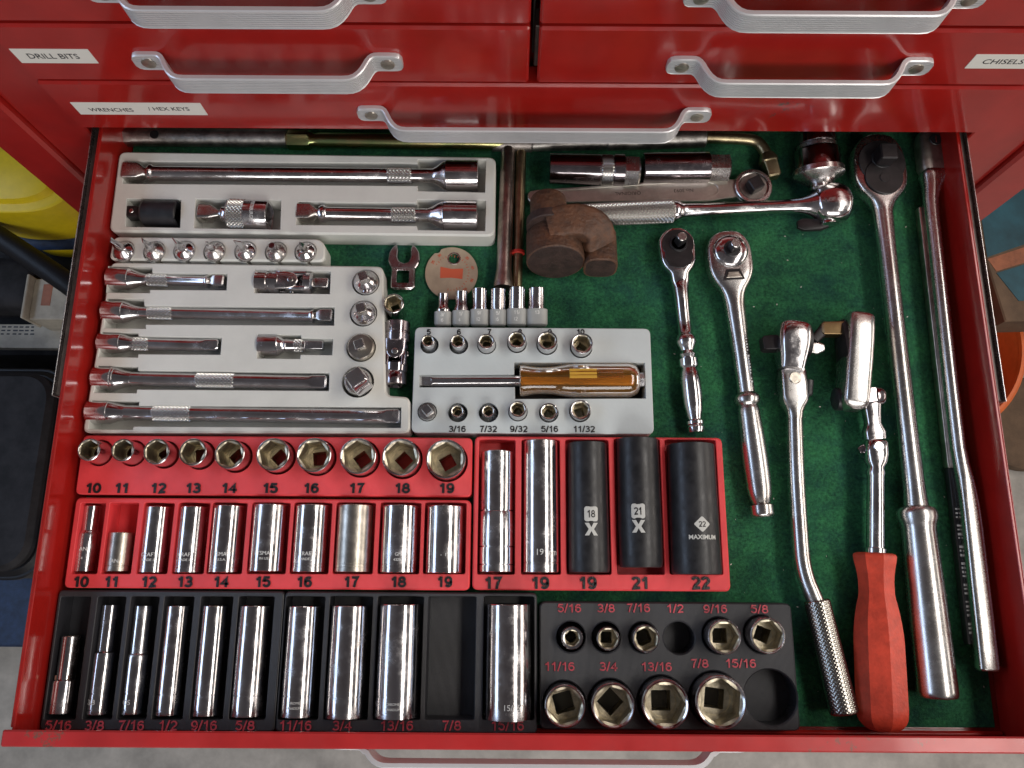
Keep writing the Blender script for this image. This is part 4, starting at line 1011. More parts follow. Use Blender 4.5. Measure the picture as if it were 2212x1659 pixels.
# crowfoot wrench
fr = frame((875,527), (870,627), 5); k = 1.0
t = T('crowfoot_wrench', 'small open ended chrome crowfoot wrench on the felt', 'wrench', fr)
o = [(3,-16),(8,-23),(20,-30),(38,-32),(50,-27),(54,-24),(94,-24),(100,-18),(100,18),(94,24),(54,24),(50,27),(38,32),(20,30),(8,23),(3,16),(16,13),(30,14),(40,10),(44,0),(40,-10),(30,-14),(16,-13)]
part(t, 'open_jaw', fr, slab(rounded(o, 3, 3), -8, 6, [(rrect(60,88,-13,13,2), None)], bev=2, rim=.5), 'chrome_dark')
part(t, 'square_frame', fr, slab(rrect(55,99,-23,23,4), 5.8, 9.5, [(rrect(61,87,-12,12,2), None)], bev=1.5, rim=1), 'chrome')
# gap gauge
cu, cv = Z1(578, 310); fr = Fr(Matrix.Translation(P(cu, cv, 1.5)), sc_at(cu, cv, 1.5), 1)
t = T('gap_gauge', 'round tan metal gap gauge with a hole and red print on the felt', 'gauge', fr)
co = [((57 if abs(math.degrees(a)-122) > 4 else 53)*cos(a), (60 if abs(math.degrees(a)-122) > 4 else 56)*sin(a)) for a in [2*pi*i/72 for i in range(72)]]
hu, hv = P(*Z1(597,206), 1.5).xy; hx_, hy_ = (hu-fr.M.translation.x)/fr.s, (hv-fr.M.translation.y)/fr.s
part(t, 'disc', fr, slab(co, 0, 3, [(circle(hx_, hy_, 11.5), None)], bev=.8), 'gauge')
part(t, 'rim_ring', fr, slab(circle(hx_, hy_, 14.5), 3, 3.8, [(circle(hx_, hy_, 11.6), None)], bev=.4), 'satin')
part(t, 'printed_logo', fr, slab([(-24,14),(0,9),(25,10),(24,-14),(0,-11),(-24,-12)], 3.02, 3.5, bev=0), 'gauge_print', smooth=0)
sc_pts = [slab([(39*cos(a)-cos(a)*d-sin(a)*.6, 41*sin(a)-sin(a)*d+cos(a)*.6), (39*cos(a)-cos(a)*d+sin(a)*.6, 41*sin(a)-sin(a)*d-cos(a)*.6), (39*cos(a)+sin(a)*.6, 41*sin(a)-cos(a)*.6), (39*cos(a)-sin(a)*.6, 41*sin(a)+cos(a)*.6)], 3.02, 3.4, bev=0) for a, d in [(radians(20+i*10-120), 3+2*(i % 3 == 0)) for i in range(26)]]
part(t, 'scale_marks', fr, join(*sc_pts), 'gauge_print', smooth=0)
for i, (a, s_) in enumerate(((150,'25'),(125,'30'),(45,'35'),(15,'40'),(-20,'50'),(-50,'60'))):
    a = radians(a); m = fr.M @ Matrix.Translation(Vector((47*cos(a)*fr.s, 49*sin(a)*fr.s, 3.1*fr.s))) @ Matrix.Rotation(a-pi/2, 4, 'Z')
    part(t, 'scale_number', Fr(m, fr.s, 1), text_me(s_, 6, .02, .3), 'gauge_print', smooth=0)
# row of small sockets in a white clip rail
fr0 = frame((945,688), (1186,688), 6); t0 = T('socket_rail', 'white plastic clip rail gripping six small sockets on the felt', 'socket rail', fr0)
RS = [(520,38,455,62,'R\n32'),(650,44,440,63,'1/4'),(782,54,422,66,'9/32'),(915,56,425,62,'5/16'),(1050,62,415,73,'11/32'),(1192,62,418,76,'13/32')]
wd = {0: ('3/','16'), 1: ('1/','4'), 2: ('9/','32'), 3: ('5/','16'), 4: ('11/','32'), 5: ('13','')}
for i, (x, hw, yt, cw, tx) in enumerate(RS):
    a_, b__ = Z1(x-(3 if i < 5 else 0), 690), Z1(x, yt)
    fr = frame(a_, b__, 7.2, 11.5); L = fr.L; c = cw*.3; h = hw*.3
    part(t0, 'clip_cup', fr, loft([(0,c*.8,c*.8,3),(2,c*.95,c*.95,3),(5,c,c,3),(L*.42,c,c,3),(L*.43,c*.94,c*.94,3),(L*.42,c*.8,c*.8,3)], 36, cap1=False), 'clip_white')
    wrap_text(t0, fr, wd[i][0], L*.32, c*1.01, 8, 'moulded', 0., .02, name='moulded_number')
    if wd[i][1]: wrap_text(t0, fr, wd[i][1], L*.15, c*1.01, 8, 'moulded', -.15, .02, name='moulded_number')
    big = c*.86
    prof = [(3, big), (L*(.5 if i < 2 else .46), big), (L*(.6 if i < 2 else .5), h), (L, h)]
    lb = ['first socket from the left, narrow necked, in the white clip rail', 'second socket from the left, narrow necked, in the white clip rail', 'third socket from the left in the white clip rail', 'fourth socket from the left in the white clip rail', 'fifth socket from the left in the white clip rail', 'rightmost socket of the white clip rail'][i]
    prof = [(x_, r_) for x_, r_ in prof]; prof[0] = (0, big*.9)
    f3 = Fr(fr.M @ Matrix.Translation(Vector((3*fr.s, 0, 0))), fr.s, L-3)
    prof = [(0, big*.9), (prof[1][0]-3, big), (prof[2][0]-3, h), (L-3, h)]
    socket('small_socket', lb, f3, prof, bore=.72, depth=.5, sq=c*.4, group='sockets in the white clip rail')

# ------------------------------------------------------------------ back of the drawer
def bar(name, label, cat, a, b, z, secs, material='chrome', z2=None, sub=1, N=36, up=(0,0,1), group=None, pname='shaft'):
    fr = frame(a, b, z, z2, up=up); t = T(name, label, cat, fr, group); part(t, pname, fr, loft(secs, N, sub=sub), material); return t, fr
t, fr = bar('tube_wrench', 'rough grey tube wrench with a drilled hole at the back left', 'tube wrench', (262,296), (622,299), 8.5, [(0,17,17,-6),(14,18,18,-6),(30,19,19,2),(358,19,19,2),(360,17,17,2)], 'galvanised', pname='tube')
part(t, 'tommy_hole', fr, disc(80, -4, 9.5, 16.5, 19.2, .1), 'void')
t, fr = bar('tube_wrench', 'yellow zinc plated tube with a greenish fluted end at the back', 'tube wrench', (622,302), (1128,309), 8.5, [(0,17,17,-6),(2,18.5,18.5,-6),(46,18.5,18.5,-6),(50,16,16,3),(60,14.5,14.5,2),(70,17,17,2),(500,17,17,2)], 'brass_zinc', pname='tube')
t, fr = bar('t_handle_wrench', 'dull brown steel T handle wrench pointing down the drawer beside the white tray', 'wrench', (1098,322), (1087,622), 8, [(0,13),(5,14.5),(200,15),(262,15),(285,18),(292,19),(300,19)], 'aged_steel')
part(t, 'cross_bar', frame((1060,309),(1152,312),8), loft([(0,14),(4,17),(40,18),(88,17),(92,14)], 30), 'old_steel')
t, fr = bar('thin_rod', 'thin brassy rod with a red band lying beside the T handle wrench', 'rod', (1126,318), (1117,622), 6, [(0,7),(4,10.5),(140,10.5),(222,9.5),(304,9.5)], 'brass_rod')
part(t, 'red_band', fr, loft([(226,9),(228,13),(233,13),(235,9)], 30), 'red_rubber')
t, fr = bar('tube_wrench', 'pale grey tube wrench lying under the wide drawer pull', 'tube wrench', (1150,312), (1524,298), 9, [(0,14),(8,15),(75,16),(160,17),(162,19),(372,20),(374,18)], 'galvanised', pname='tube')
# bent handle out of the tube
def sweep(pts, r, N=24, shape=2):
    vs, fs = [], []; n = len(pts)
    for i, p in enumerate(pts):
        t_ = (Vector(pts[min(i+1, n-1)])-Vector(pts[max(i-1, 0)])).normalized(); u_ = Vector((0,0,1)); s_ = t_.cross(u_).normalized(); w__ = s_.cross(t_)
        rr = r[i] if isinstance(r, (list, tuple)) else r
        for k in range(N):
            q = sh(shape, 2*pi*k/N); v = Vector(p)+s_*q[0]*rr+w__*q[1]*rr; vs.append(tuple(v))
    for j in range(n-1):
        for i in range(N): a, b = j*N+i, j*N+(i+1) % N; fs.append((a, a+N, b+N, b)[::-1])
    fs.append(tuple(range(N))[::-1]); fs.append(tuple(range((n-1)*N, n*N)))
    return vs, fs
def smoothpath(ps, k=5):
    o = []
    for i in range(len(ps)-1):
        p0, p1, p2, p3 = [Vector(ps[j]) for j in (max(i-1,0), i, i+1, min(i+2, len(ps)-1))]
        for q in range(k):
            t_ = q/k; o.append(tuple(.5*((2*p1)+(p2-p0)*t_+(2*p0-5*p1+4*p2-p3)*t_*t_+(3*p1-p0-3*p2+p3)*t_**3)))
    o.append(tuple(ps[-1])); return o
pth = [P(1518,297,9), P(1560,298,9), P(1605,300,9), P(1632,305,9), P(1648,320,8.5), P(1658,340,8)]
t = T('elbow_driver', 'brown steel elbow shaft with a square end at the back right', 'driver', Fr(Matrix.Translation(pth[0]), 1., 1))
part(t, 'bent_shaft', W0, sweep(smoothpath([tuple(p) for p in pth]), 4.6), 'brass_rod')
fr = frame((1655,334), (1672,386), 8); part(t, 'square_end', fr, loft([(0,13,13,3),(12,18,17,3),(18,18,17,3),(20,14,14,8),(50,13,13,8),(53,10,10,8)], 28), 'brass_rod')
# plug sockets
t, fr = bar('plug_socket', 'left spark plug socket with a ridged band, beside its twin', 'socket', (1187,365), (1383,369), 12.5, [(0,30),(1,32.5),(108,33),(109,31.5),(138,31.5),(139,34),(160,34),(161,30)], 'chrome_dark', group='spark plug sockets', pname='barrel')
part(t, 'ridged_band', fr, knurled(109, 138, 33, .7, 2.2, fr.s), 'knurl')
part(t, 'hex_end', fr, loft([(158,28,28,2),(162,29,29,-6),(190,29,29,-6),(194,27,27,2)], 36, rot=pi/2), 'satin', smooth=25)
t, fr = bar('plug_socket', 'right spark plug socket with a plain barrel and hex end', 'socket', (1388,363), (1574,362), 12.5, [(0,28),(1,31),(4,32),(138,33),(141,33),(143,30)], 'chrome_dark', group='spark plug sockets', pname='barrel')
part(t, 'hex_end', fr, loft([(141,28,28,2),(143,27,27,-6),(183,27,27,-6),(186,25,25,2)], 36, rot=pi/2), 'satin', smooth=25)
# flat ring ratchet
fr = frame((1140,426), (1662,407), 6); t = T('ring_ratchet', 'flat dull grey ratchet wrench with square drive in a ring', 'ratchet', fr)
rc = 484; o = [(0,-8),(4,-14),(20,-17),(390,-28),(430,-22)]+[(rc+41*cos(a), 41*sin(a)) for a in [radians(-150+i*12.5) for i in range(25)]]+[(430,22),(390,27),(20,13),(4,10),(0,4)]
part(t, 'flat_handle', fr, slab(rounded(o, 4, 2), -9, 8, [(rounded([(30,-11),(380,-20),(405,-10),(410,0),(405,10),(380,19),(30,8)], 6, 3), 6.2)], bev=1.8, rim=.8), 'forged')
part(t, 'ratchet_ring', fr, slab(circle(rc, 0, 40), 7.8, 15, [(circle(rc, 0, 32), 9)], bev=1.5, rim=.8), 'satin')
part(t, 'hub', fr, disc(rc, 0, 30, 8, 12, 1), 'old_steel')
part(t, 'square_drive', fr, xf(box(-14,14,-14,14,0,24,2), Matrix.Translation(Vector((rc,-2,11))) @ Matrix.Rotation(radians(25), 4, 'Z')), 'black_plate')
m = fr.M @ Matrix.Translation(Vector((215*fr.s, -3*fr.s, 6.3*fr.s)))
part(t, 'stamped_lettering', Fr(m @ Matrix.Rotation(pi, 4, 'Z'), fr.s, 1), text_me('ORIGINAL GEDORE' if False else 'ORIGINAL', 8, .0, .3, 1.1), 'etch_dark', smooth=0)
m = fr.M @ Matrix.Translation(Vector((335*fr.s, -1*fr.s, 6.3*fr.s)))
part(t, 'stamped_number', Fr(m @ Matrix.Rotation(pi, 4, 'Z'), fr.s, 1), text_me('No.3093', 8, .0, .3, 1.1), 'etch_dark', smooth=0)
# knurled handle ratchet on its side, joined to the flanged adapter
fr = frame((1243,466), (1835,440), 12); t = T('ratchet', 'chrome ratchet with knurled grip lying on its side under the flat wrench', 'ratchet', fr)
part(t, 'knurled_grip', fr, knurled(0, 212, 24.5, 1.1, 2.8, fr.s, r2=25.5), 'knurl', smooth=0)
part(t, 'neck', fr, loft([(210,22),(214,23),(222,22),(230,18),(240,16),(300,14.5),(420,14.5),(480,17),(500,22),(515,30),(528,38)], 36, sub=2), 'chrome')
part(t, 'head', fr, loft([(510,24,24,2),(520,36,34,2.2),(535,43,38,2.5),(555,46,40,2.5),(575,42,38,2.4),(588,30,30,2),(594,14,14,2)], 40, sub=3), 'chrome')
part(t, 'reverse_lever', frame((1722,486), (1800,486), 10), loft([(0,8,5,4),(12,14,7,4),(50,13,7,4),(66,7,9,2)], 24), 'black_plate')
part(t, 'detent_button', frame((1786,462), (1790,488), 12), loft([(0,14),(14,14),(17,16),(24,16),(26,13)], 28), 'chrome')
fr = frame((1762,290), (1771,412), 22, 14); t = T('flanged_socket', 'dark chrome socket with a grooved collar and cone, stuck on the sideways ratchet', 'socket', fr)
part(t, 'body', fr, loft([(0,36),(2,40),(22,42),(24,38),(33,38),(35,44),(38,46),(74,47),(76,48)], 44), 'chrome_dark')
part(t, 'flange', fr, loft([(76,48),(77,52),(88,53),(91,51),(106,29),(110,24)], 44), 'satin')
part(t, 'neck', fr, loft([(108,24),(110,20),(116,20),(118,23),(122,21)], 36), 'chrome')
part(t, 'collar_ring', fr, loft([(24,38),(25,40.5),(32,40.5),(33,38)], 44), 'satin')
# rusty lump
t = T('rusty_puller', 'heavy rusty steel puller block of three round lumps on the felt', 'puller', Fr(Matrix.Translation(P(1235,540,0)), 1., 1))
def lying(u, v, z): return Fr(axes(P(u, v, z), Vector((0, .975, -.20)), Vector((0,0,1))), sc_at(u, v, z), 1)
part(t, 'round_block', lying(1200, 567, 24), loft([(0,60.5,60.5,2),(1.8,63,63,2),(70,63,63,2),(74,61.5,61.5,2),(92,61,61,2),(97,57,57,2),(98,30,30,2)], 64), 'rust')
part(t, 'block_end', lying(1200, 567, 24), loft([(-.6,59),(.2,60)], 48), 'old_rust')
part(t, 'stub_post', lying(1185, 480, 31), loft([(0,39),(56,40),(60,38),(62,34),(62.5,12)], 56), 'rust')
part(t, 'stub_collar', lying(1185, 494, 29), loft([(0,46),(2,48),(20,48),(23,45)], 56), 'old_rust')
part(t, 'curved_arm', W0, sweep(smoothpath([tuple(P(1188,496,31)), tuple(P(1218,488,33)), tuple(P(1250,486,33)), tuple(P(1278,496,31)), tuple(P(1288,520,24))]), 12.5, 40, 6), 'rust')
part(t, 'jaw', lying(1297, 580, 21), loft([(0,34,33,3),(1.8,36.5,35.5,3),(82,37,37,3),(86,34,34,3),(87,15,15,2)], 48), 'rust')
part(t, 'jaw_end', lying(1297, 580, 21), loft([(-.6,32,31,3),(.2,32,31,3)], 40), 'old_rust')

# ------------------------------------------------------------------ ratchets on the felt
def pear(R, Rx, neck, n_end, t_, th2):           # head from x=0
    return [(0,R*.25,t_*.8,3),(R*.05,R*.42,t_,4),(R*.16,R*.62,t_,5),(R*.35,R*.82,t_,5),(R*.65,R*.97,t_,5),(R,R,t_,5),(R*1.4,R*.99,t_,5),(R*1.9,R*.93,t_,5),(R*2.3,R*.74,t_,4),(R*2.6,R*.52,t_*.98,3.4),(R*3.0,neck*1.15,th2,2.4),(n_end,neck,neck,2)]
# small black faced ratchet
fr = frame((1456,499), (1504,937), 9); t = T('ratchet', 'slim chrome ratchet with black face and ribbed handle, left of the pair', 'ratchet', fr, 'small ratchets with heads up')
R = 39
part(t, 'body', fr, loft(pear(R, 0, 17, 132, 18, 15)+[(180,15,14,2),(228,14,13,2),(234,17,16,2),(240,20,19,2),(250,21,20,2),(258,18,17,2),(268,14,14,2),(276,18,18,2),(282,15,15,2),(286,20,19,2),(300,20,19,2),(306,16,16,2),(316,19,19,2),(350,21,21,2),(380,20,20,2),(402,16,16,2),(412,14,14,2),(416,18,18,2),(422,18,18,2),(424,16,16,2),(428,18,18,2),(438,15,15,2)], 40, sub=2), 'chrome')
part(t, 'cover_plate', fr, slab([(x*1.0, y) for x, y in [(R+R*.86*cos(a)*1.0, R*.86*sin(a)) for a in [radians(70+i*10) for i in range(23)]]+[(R*1.4,-R*.72),(R*1.8,-R*.78),(R*2.15,-R*.6),(R*2.35,-R*.2),(R*2.35,R*.2),(R*2.15,R*.6),(R*1.8,R*.78),(R*1.4,R*.72)]], 17.5, 20, bev=.6), 'black_plate')
part(t, 'hub_ring', fr, slab(circle(R*.95, 2, 19), 19.9, 22, [(circle(R*.95, 2, 15), 20)], bev=.6), 'black_oxide')
part(t, 'square_drive', fr, xf(box(-9,9,-9,9,0,30,2), Matrix.Translation(Vector((R*.92,3,20))) @ Matrix.Rotation(.5, 4, 'Z')), 'black_oxide')
part(t, 'drive_cap', fr, disc(R*.92, 3, 9.5, 50, 52, .8), 'satin')
# the round one with a chrome boss
fr = frame((1566,505), (1648,1116), 10); t = T('ratchet', 'chrome ratchet with round boss and wedge window, right of the pair', 'ratchet', fr, 'small ratchets with heads up')
R = 48
part(t, 'body', fr, loft([(0,12,14,3),(3,20,20,4),(8,30,22,5),(18,40,22,5),(32,46,22,5),(48,48.5,22,5),(80,48.5,22,5),(100,45,22,5),(120,36,21,4),(134,28,20,3),(148,24,20,2.4),(170,22,20,2),(360,17.5,17.5,2),(366,24,23,2),(374,26,25,2),(382,24,24,2),(388,20,20,2),(396,22,22,2),(420,23,23,2),(500,26,26,2),(560,25,25,2),(585,20,20,2),(590,18,18,2),(594,23,23,2),(612,23,23,2),(617,19,19,2)], 44, sub=2), 'satin')
part(t, 'boss', fr, xf(loft([(0,38),(3,37),(8,32),(11,22),(11.5,16)], 44), Matrix.Translation(Vector((50,0,21.5))) @ Matrix.Rotation(-pi/2, 4, 'Y')), 'chrome')
part(t, 'hub', fr, disc(50, 0, 18, 32, 36, 1), 'black_oxide')
part(t, 'square_drive', fr, xf(box(-9,9,-9,9,0,28,2), Matrix.Translation(Vector((50,0,35))) @ Matrix.Rotation(.4, 4, 'Z')), 'black_plate')
part(t, 'drive_cap', fr, disc(50, 0, 10, 62, 65, 1), 'satin')
part(t, 'wedge_window', fr, slab([(92,-15),(116,-23),(116,23),(92,15)], 22, 23.4, [([(95,-11),(112,-18),(112,18),(95,11)], 22.4)], bev=.4), 'black_plate')
part(t, 'reverse_lever', fr, slab([(99,-11),(112,-17),(112,17),(99,11)], 22.5, 25, bev=1), 'steel_dull')
for k in range(24):
    if k % 8 != 5: part(t, 'stamped_mark', fr, box(196+k*6.2, 196+k*6.2+random.uniform(2, 4), 7.5, random.uniform(10, 11.5), 15.2, 17.3, .2), 'etch', smooth=0)
# the large ratchet
fr = frame((1888,298), (2027,1518), 14); t = T('ratchet', 'largest chrome ratchet, black faced head, right of the red handled tool', 'ratchet', fr)
part(t, 'body', fr, loft([(0,14,16,3),(3,24,20,4),(10,36,22,5),(22,47,22,5),(42,56,22,5),(70,60,22,5),(100,60.5,22,5),(122,57,22,5),(140,48,22,5),(155,36,22,4),(168,27,22,3),(190,22,21,2),(350,19,20,2),(600,20,20,2),(800,21.5,22,2),(844,24,24,2),(852,25,25,2)], 48, sub=3), 'satin')
part(t, 'grip', fr, loft([(848,24),(852,34),(860,39),(872,39),(884,35),(896,33),(930,34),(1050,36.5),(1205,38.5),(1213,38),(1217,36),(1219,30)], 48), 'satin')
part(t, 'cover_plate', fr, disc(74, 0, 53, 21.5, 24.5, 1, 48), 'black_plate')
part(t, 'reverse_cover', fr, disc(112, 0, 43, 24, 27, 1.2, 48), 'black_plate')
part(t, 'reverse_knob', fr, disc(116, 0, 11, 26.9, 29, .8), 'black_plate')
part(t, 'hub_ring', fr, disc(68, 0, 24, 24.4, 28, 1.2), 'black_oxide')
part(t, 'square_drive', fr, box(68-19, 68+19, -19, 19, 27.5, 62, 3), 'black_plate')
# breaker bar
fr = frame((1993,283), (2122,1458), 15); t = T('breaker_bar', 'long slim chrome breaker bar with dark pinned head along the right wall of the drawer', 'breaker bar', fr)
part(t, 'shaft', fr, loft([(104,25,20,5,13,0),(112,29,22,4,13,0),(124,26,21,3,11,0),(146,20,19,2.4,6,0),(175,16.5,17,2,1,0),(230,15,16,2,0,0),(500,15.5,16,2,0,0),(740,15.5,16,2,1,0),(800,17,16,2.6,7,0),(850,18,15,4,10,0),(900,19,15,4,11,0),(1170,20,15,4,11,0),(1174,17,12,4,11,0)], 40, sub=2), 'satin', smooth=30)
part(t, 'drive_head', fr, loft([(4,20,15,4,15,0),(10,28,19,4,15,0),(24,31,21,5,14,0),(96,31,21,5,13.5,0),(106,28,19,4,13,0),(112,22,17,3,13,0)], 36), 'old_steel')
part(t, 'pivot_pin', fr, disc(34, 15, 14, 20.5, 23, 1.2), 'black_oxide')
part(t, 'pin_slot', fr, box(26, 42, 13.5, 16.5, 22.8, 23.6, .2), 'satin')
fr = frame((1989,450), (2096,1396), 8); t = T('steel_bar', 'narrow dull bar with a black lettered lower end close beside the slim breaker bar', 'bar', fr)
part(t, 'upper_bar', fr, loft([(0,8,9,5),(3,10,11,5),(590,10,11,5),(596,8,9,5)], 36), 'aged_steel')
part(t, 'black_sleeve', fr, loft([(594,8,8,5),(600,9.5,10,5),(944,9.5,10,5),(948,7,8,5)], 36), 'black_oxide')
for k in range(30):
    if k % 9 in (3, 8): continue
    part(t, 'stamped_mark', fr, box(680+k*8.4, 680+k*8.4+random.uniform(2.5, 5), -5, random.uniform(-2, 1), 9.6, 10.2), 'etch', smooth=0)
# red handled flex head ratchet
fr = frame((1889,1190), (1908,1578), 15); t = T('flex_ratchet', 'flex head ratchet with red plastic handle', 'ratchet', fr, 'flex head ratchets')
part(t, 'handle', fr, loft([(5,38,34,-8),(8,45,40,-8),(14,47,42,-8),(40,42,38,-8),(70,38,36,-8),(95,38,36,-8),(120,43,40,-8),(160,50,45,-8),(200,53,48,-8),(340,54,48,-8),(362,52,45,-8),(378,42,38,-8),(388,28,26,-8)], 32, rot=pi/8, sub=2), 'handle_red', smooth=24)
f2 = frame((1892,952), (1891,1206), 15); part(t, 'shaft', f2, loft([(0,20,16,4),(4,24,19,3),(30,25,20,3),(48,23,20,2.4),(60,17,17,2),(72,20,19,2),(80,18,18,2),(232,18.5,18.5,2),(234,22,22,2),(252,22,22,2)], 36), 'chrome')
part(t, 'joint_screw', f2, disc(16, -2, 11.5, 18, 21.5, 1.5), 'satin')
part(t, 'joint_lever', frame((1854,974), (1880,962), 12), loft([(0,6,5,3),(8,9,6,3),(26,8,6,3)], 20), 'chrome_dark')
f3 = frame((1876,836), (1890,958), 18, 15); part(t, 'neck_arm', f3, loft([(0,8,10,3),(4,19,16,4),(16,23,18,4),(30,21,17,4),(80,16,14,3),(98,23,16,4),(114,22,16,4)], 32, sub=2), 'chrome')
part(t, 'head_link', frame((1846,862), (1892,857), 18), loft([(0,20,17,3),(46,19,17,3)], 28), 'chrome_dark')
part(t, 'pivot_disc', frame((1888,857), (1912,857), 18), loft([(0,22),(12,22),(18,18),(20,8)], 36), 'chrome_dark')
f4 = frame((1851,680), (1840,888), 21); part(t, 'head', f4, loft([(0,14,20,3),(3,22,30,4),(12,27,36,5),(60,28,38,5),(150,27,34,5),(190,26,30,5),(200,22,24,4),(207,12,16,3)], 40, sub=2), 'satin')
f5 = frame((1826,712), (1760,712), 22, 20)
part(t, 'head_face', frame((1828,778), (1800,778), 21), loft([(0,92,34,2.4),(9,88,31,2.4),(11,70,24,2)], 44), 'black_plate')
part(t, 'square_drive', f5, loft([(6,16,16,8),(50,15,15,8),(54,12,12,8)], 28), 'bronze')
part(t, 'reverse_disc', frame((1834,862), (1796,862), 16), loft([(0,24),(26,25),(30,24),(33,18)], 36), 'black_oxide')
# knurled black handle flex head ratchet
fr = frame((1764,1296), (1824,1543), 15); t = T('flex_ratchet', 'flex head ratchet with dark knurled handle and bent shaft', 'ratchet', fr, 'flex head ratchets')
part(t, 'knurled_grip', fr, knurled(0, 252, 30, .85, 2.55, fr.s, r2=33), 'knurl_dark', smooth=80)
pts = [(1716,868,13),(1717,930,13),(1721,1040,13),(1728,1150,13),(1733,1210,13),(1742,1250,14),(1753,1278,15),(1764,1304,15)]
part(t, 'bent_shaft', W0, sweep(smoothpath([tuple(P(u, v, z)) for u, v, z in pts], 5), 5.7, 28), 'satin')
f2 = frame((1709,800), (1717,905), 13); part(t, 'yoke', f2, loft([(0,22,20,5),(4,27,22,6),(60,28,23,6),(72,26,22,4),(90,18,18,2.4),(105,17,17,2)], 36, sub=2), 'satin')
part(t, 'pivot_pin', f2, disc(22, -1, 13, 22, 25, 1.5), 'steel_dull')
part(t, 'side_catch', frame((1748,822), (1744,856), 9), loft([(0,8,8,4),(30,9,9,4),(34,5,5,3)], 20), 'black_oxide')
f3 = frame((1712,697), (1708,800), 18); part(t, 'head', f3, loft([(0,12,20,3),(4,26,30,4),(14,33,36,4),(40,34,38,4),(70,30,34,4),(90,26,28,4),(102,25,24,4)], 40, sub=2), 'chrome')
part(t, 'head_face', frame((1735,735), (1760,735), 18), loft([(0,38,34,2),(10,37,33,2),(12,30,26,2)], 40), 'black_plate')
part(t, 'square_drive', frame((1684,742), (1644,744), 16), loft([(0,17,17,8),(34,16,16,8),(39,13,13,8)], 28), 'black_plate')
part(t, 'reverse_lever', frame((1744,752), (1778,752), 20), loft([(0,10,8,4),(18,16,9,4),(34,8,7,4)], 24), 'satin')
part(t, 'reverse_arm', frame((1758,735), (1790,700), 22), loft([(0,9,6,4),(30,11,6,4),(42,8,5,4)], 24), 'black_plate')

# ================================================================== floor and things round the cabinet
FZ = -930.0
me = slab([(-4000,-3500),(4000,-3500),(4000,4000),(-4000,4000)], FZ-20, FZ, bev=0)
solo('concrete_floor', W0, me, 'concrete', kind='structure', smooth=0)
def cw(u, v, z): return P(u, v, z)
# left: yellow tub on a dark crate, a hose, a white box, a leaflet
CT = -460.0
a_ = P(-260, 420, CT); b_ = P(180, 765, CT)
solo('storage_crate', W0, box(a_.x, b_.x+40, b_.y, a_.y+60, FZ+1, CT, 6), 'grey_plastic', 'dark grey storage crate under the yellow tub, hose and leaflet', 'crate')
c0, c1 = P(78, 425, -350), P(20, 372, -290); s0 = sc_at(60, 400, -320)
fr = Fr(Matrix.Translation(Vector((c0.x, c0.y, CT+.5))) @ Matrix.Rotation(-pi/2, 4, 'Y'), 1., 1)
t = T('yellow_tub', 'bright yellow plastic tub beside the cabinet at the left edge', 'tub', fr)
hgt = -300-CT
part(t, 'tub_body', fr, loft([(0,34,58,2.4),(3,38,64,2.5),(hgt*.5,42,70,2.6),(hgt-8,46,76,2.7),(hgt-2,46,76,2.7),(hgt,43,72,2.6)], 56, sub=2), 'yellow_plastic')
part(t, 'lid_step', fr, loft([(hgt-1,36,60,2.6),(hgt+8,33,54,2.6),(hgt+11,24,42,2.5)], 48), 'yellow_plastic')
pth = [tuple(P(-60,480,-330)), tuple(P(0,514,-335)), tuple(P(75,563,-340)), tuple(P(160,622,-350)), tuple(P(230,680,-370))]
solo('black_hose', W0, sweep(smoothpath(pth), 13.5), 'black_plastic', 'thick black hose slanting below the yellow tub', 'hose')
solo('dark_tube', W0, sweep(smoothpath([tuple(P(-60,515,-400)), tuple(P(40,522,-400)), tuple(P(120,522,-400)), tuple(P(200,520,-400))]), 11), 'blue_plastic', 'short dark blue tube behind the black hose', 'tube')
c = P(30, 620, CT+30); solo('dark_tool_bag', fworld((c.x-70, c.y, CT+28), (c.x+42, c.y, CT+28)), loft([(0,30,22,3),(6,38,27,3),(100,38,27,3),(108,30,22,3)], 32, sub=2), 'grey_plastic', 'dark grey bag half hidden under the black hose', 'bag')
a_, b_ = P(76, 602, CT+60), P(150, 690, CT+60); t = T('cardboard_box', 'white cardboard box with an orange patch left of the drawer rail', 'box', Fr(Matrix.Translation(Vector((a_.x, b_.y, CT))), 1., 1))
part(t, 'box_body', W0, box(a_.x, b_.x+30, b_.y, a_.y, CT+.5, CT+60, 1), 'card', smooth=0)
part(t, 'box_flap', W0, box(a_.x-4, a_.x-.2, b_.y-2, a_.y+2, CT+30, CT+72, 1), 'card', smooth=0)
p0, p1 = P(95, 614, CT+60), P(108, 660, CT+60)
part(t, 'orange_patch', W0, box(p0.x, p1.x, p1.y, p0.y, CT+59, CT+60.6, .3), 'orange_print', smooth=0)
a_, b_ = P(-20, 700, CT+12), P(128, 752, CT+12); t = T('printed_leaflet', 'white leaflet with small print lying left of the drawer', 'leaflet', Fr(Matrix.Translation(Vector(((a_.x+b_.x)/2, b_.y, CT))), 1., 1))
part(t, 'sheet', W0, box(a_.x, b_.x, b_.y, a_.y, CT+.5, CT+12, .5), 'card', smooth=0)
for k in range(3):
    part(t, 'print_line', W0, join(*[box(a_.x+8+j*8, a_.x+8+j*8+random.uniform(3.5, 7), a_.y-5-k*5, a_.y-3-k*5, CT+11.9, CT+12.3) for j in range(7)]), 'ink', smooth=0)
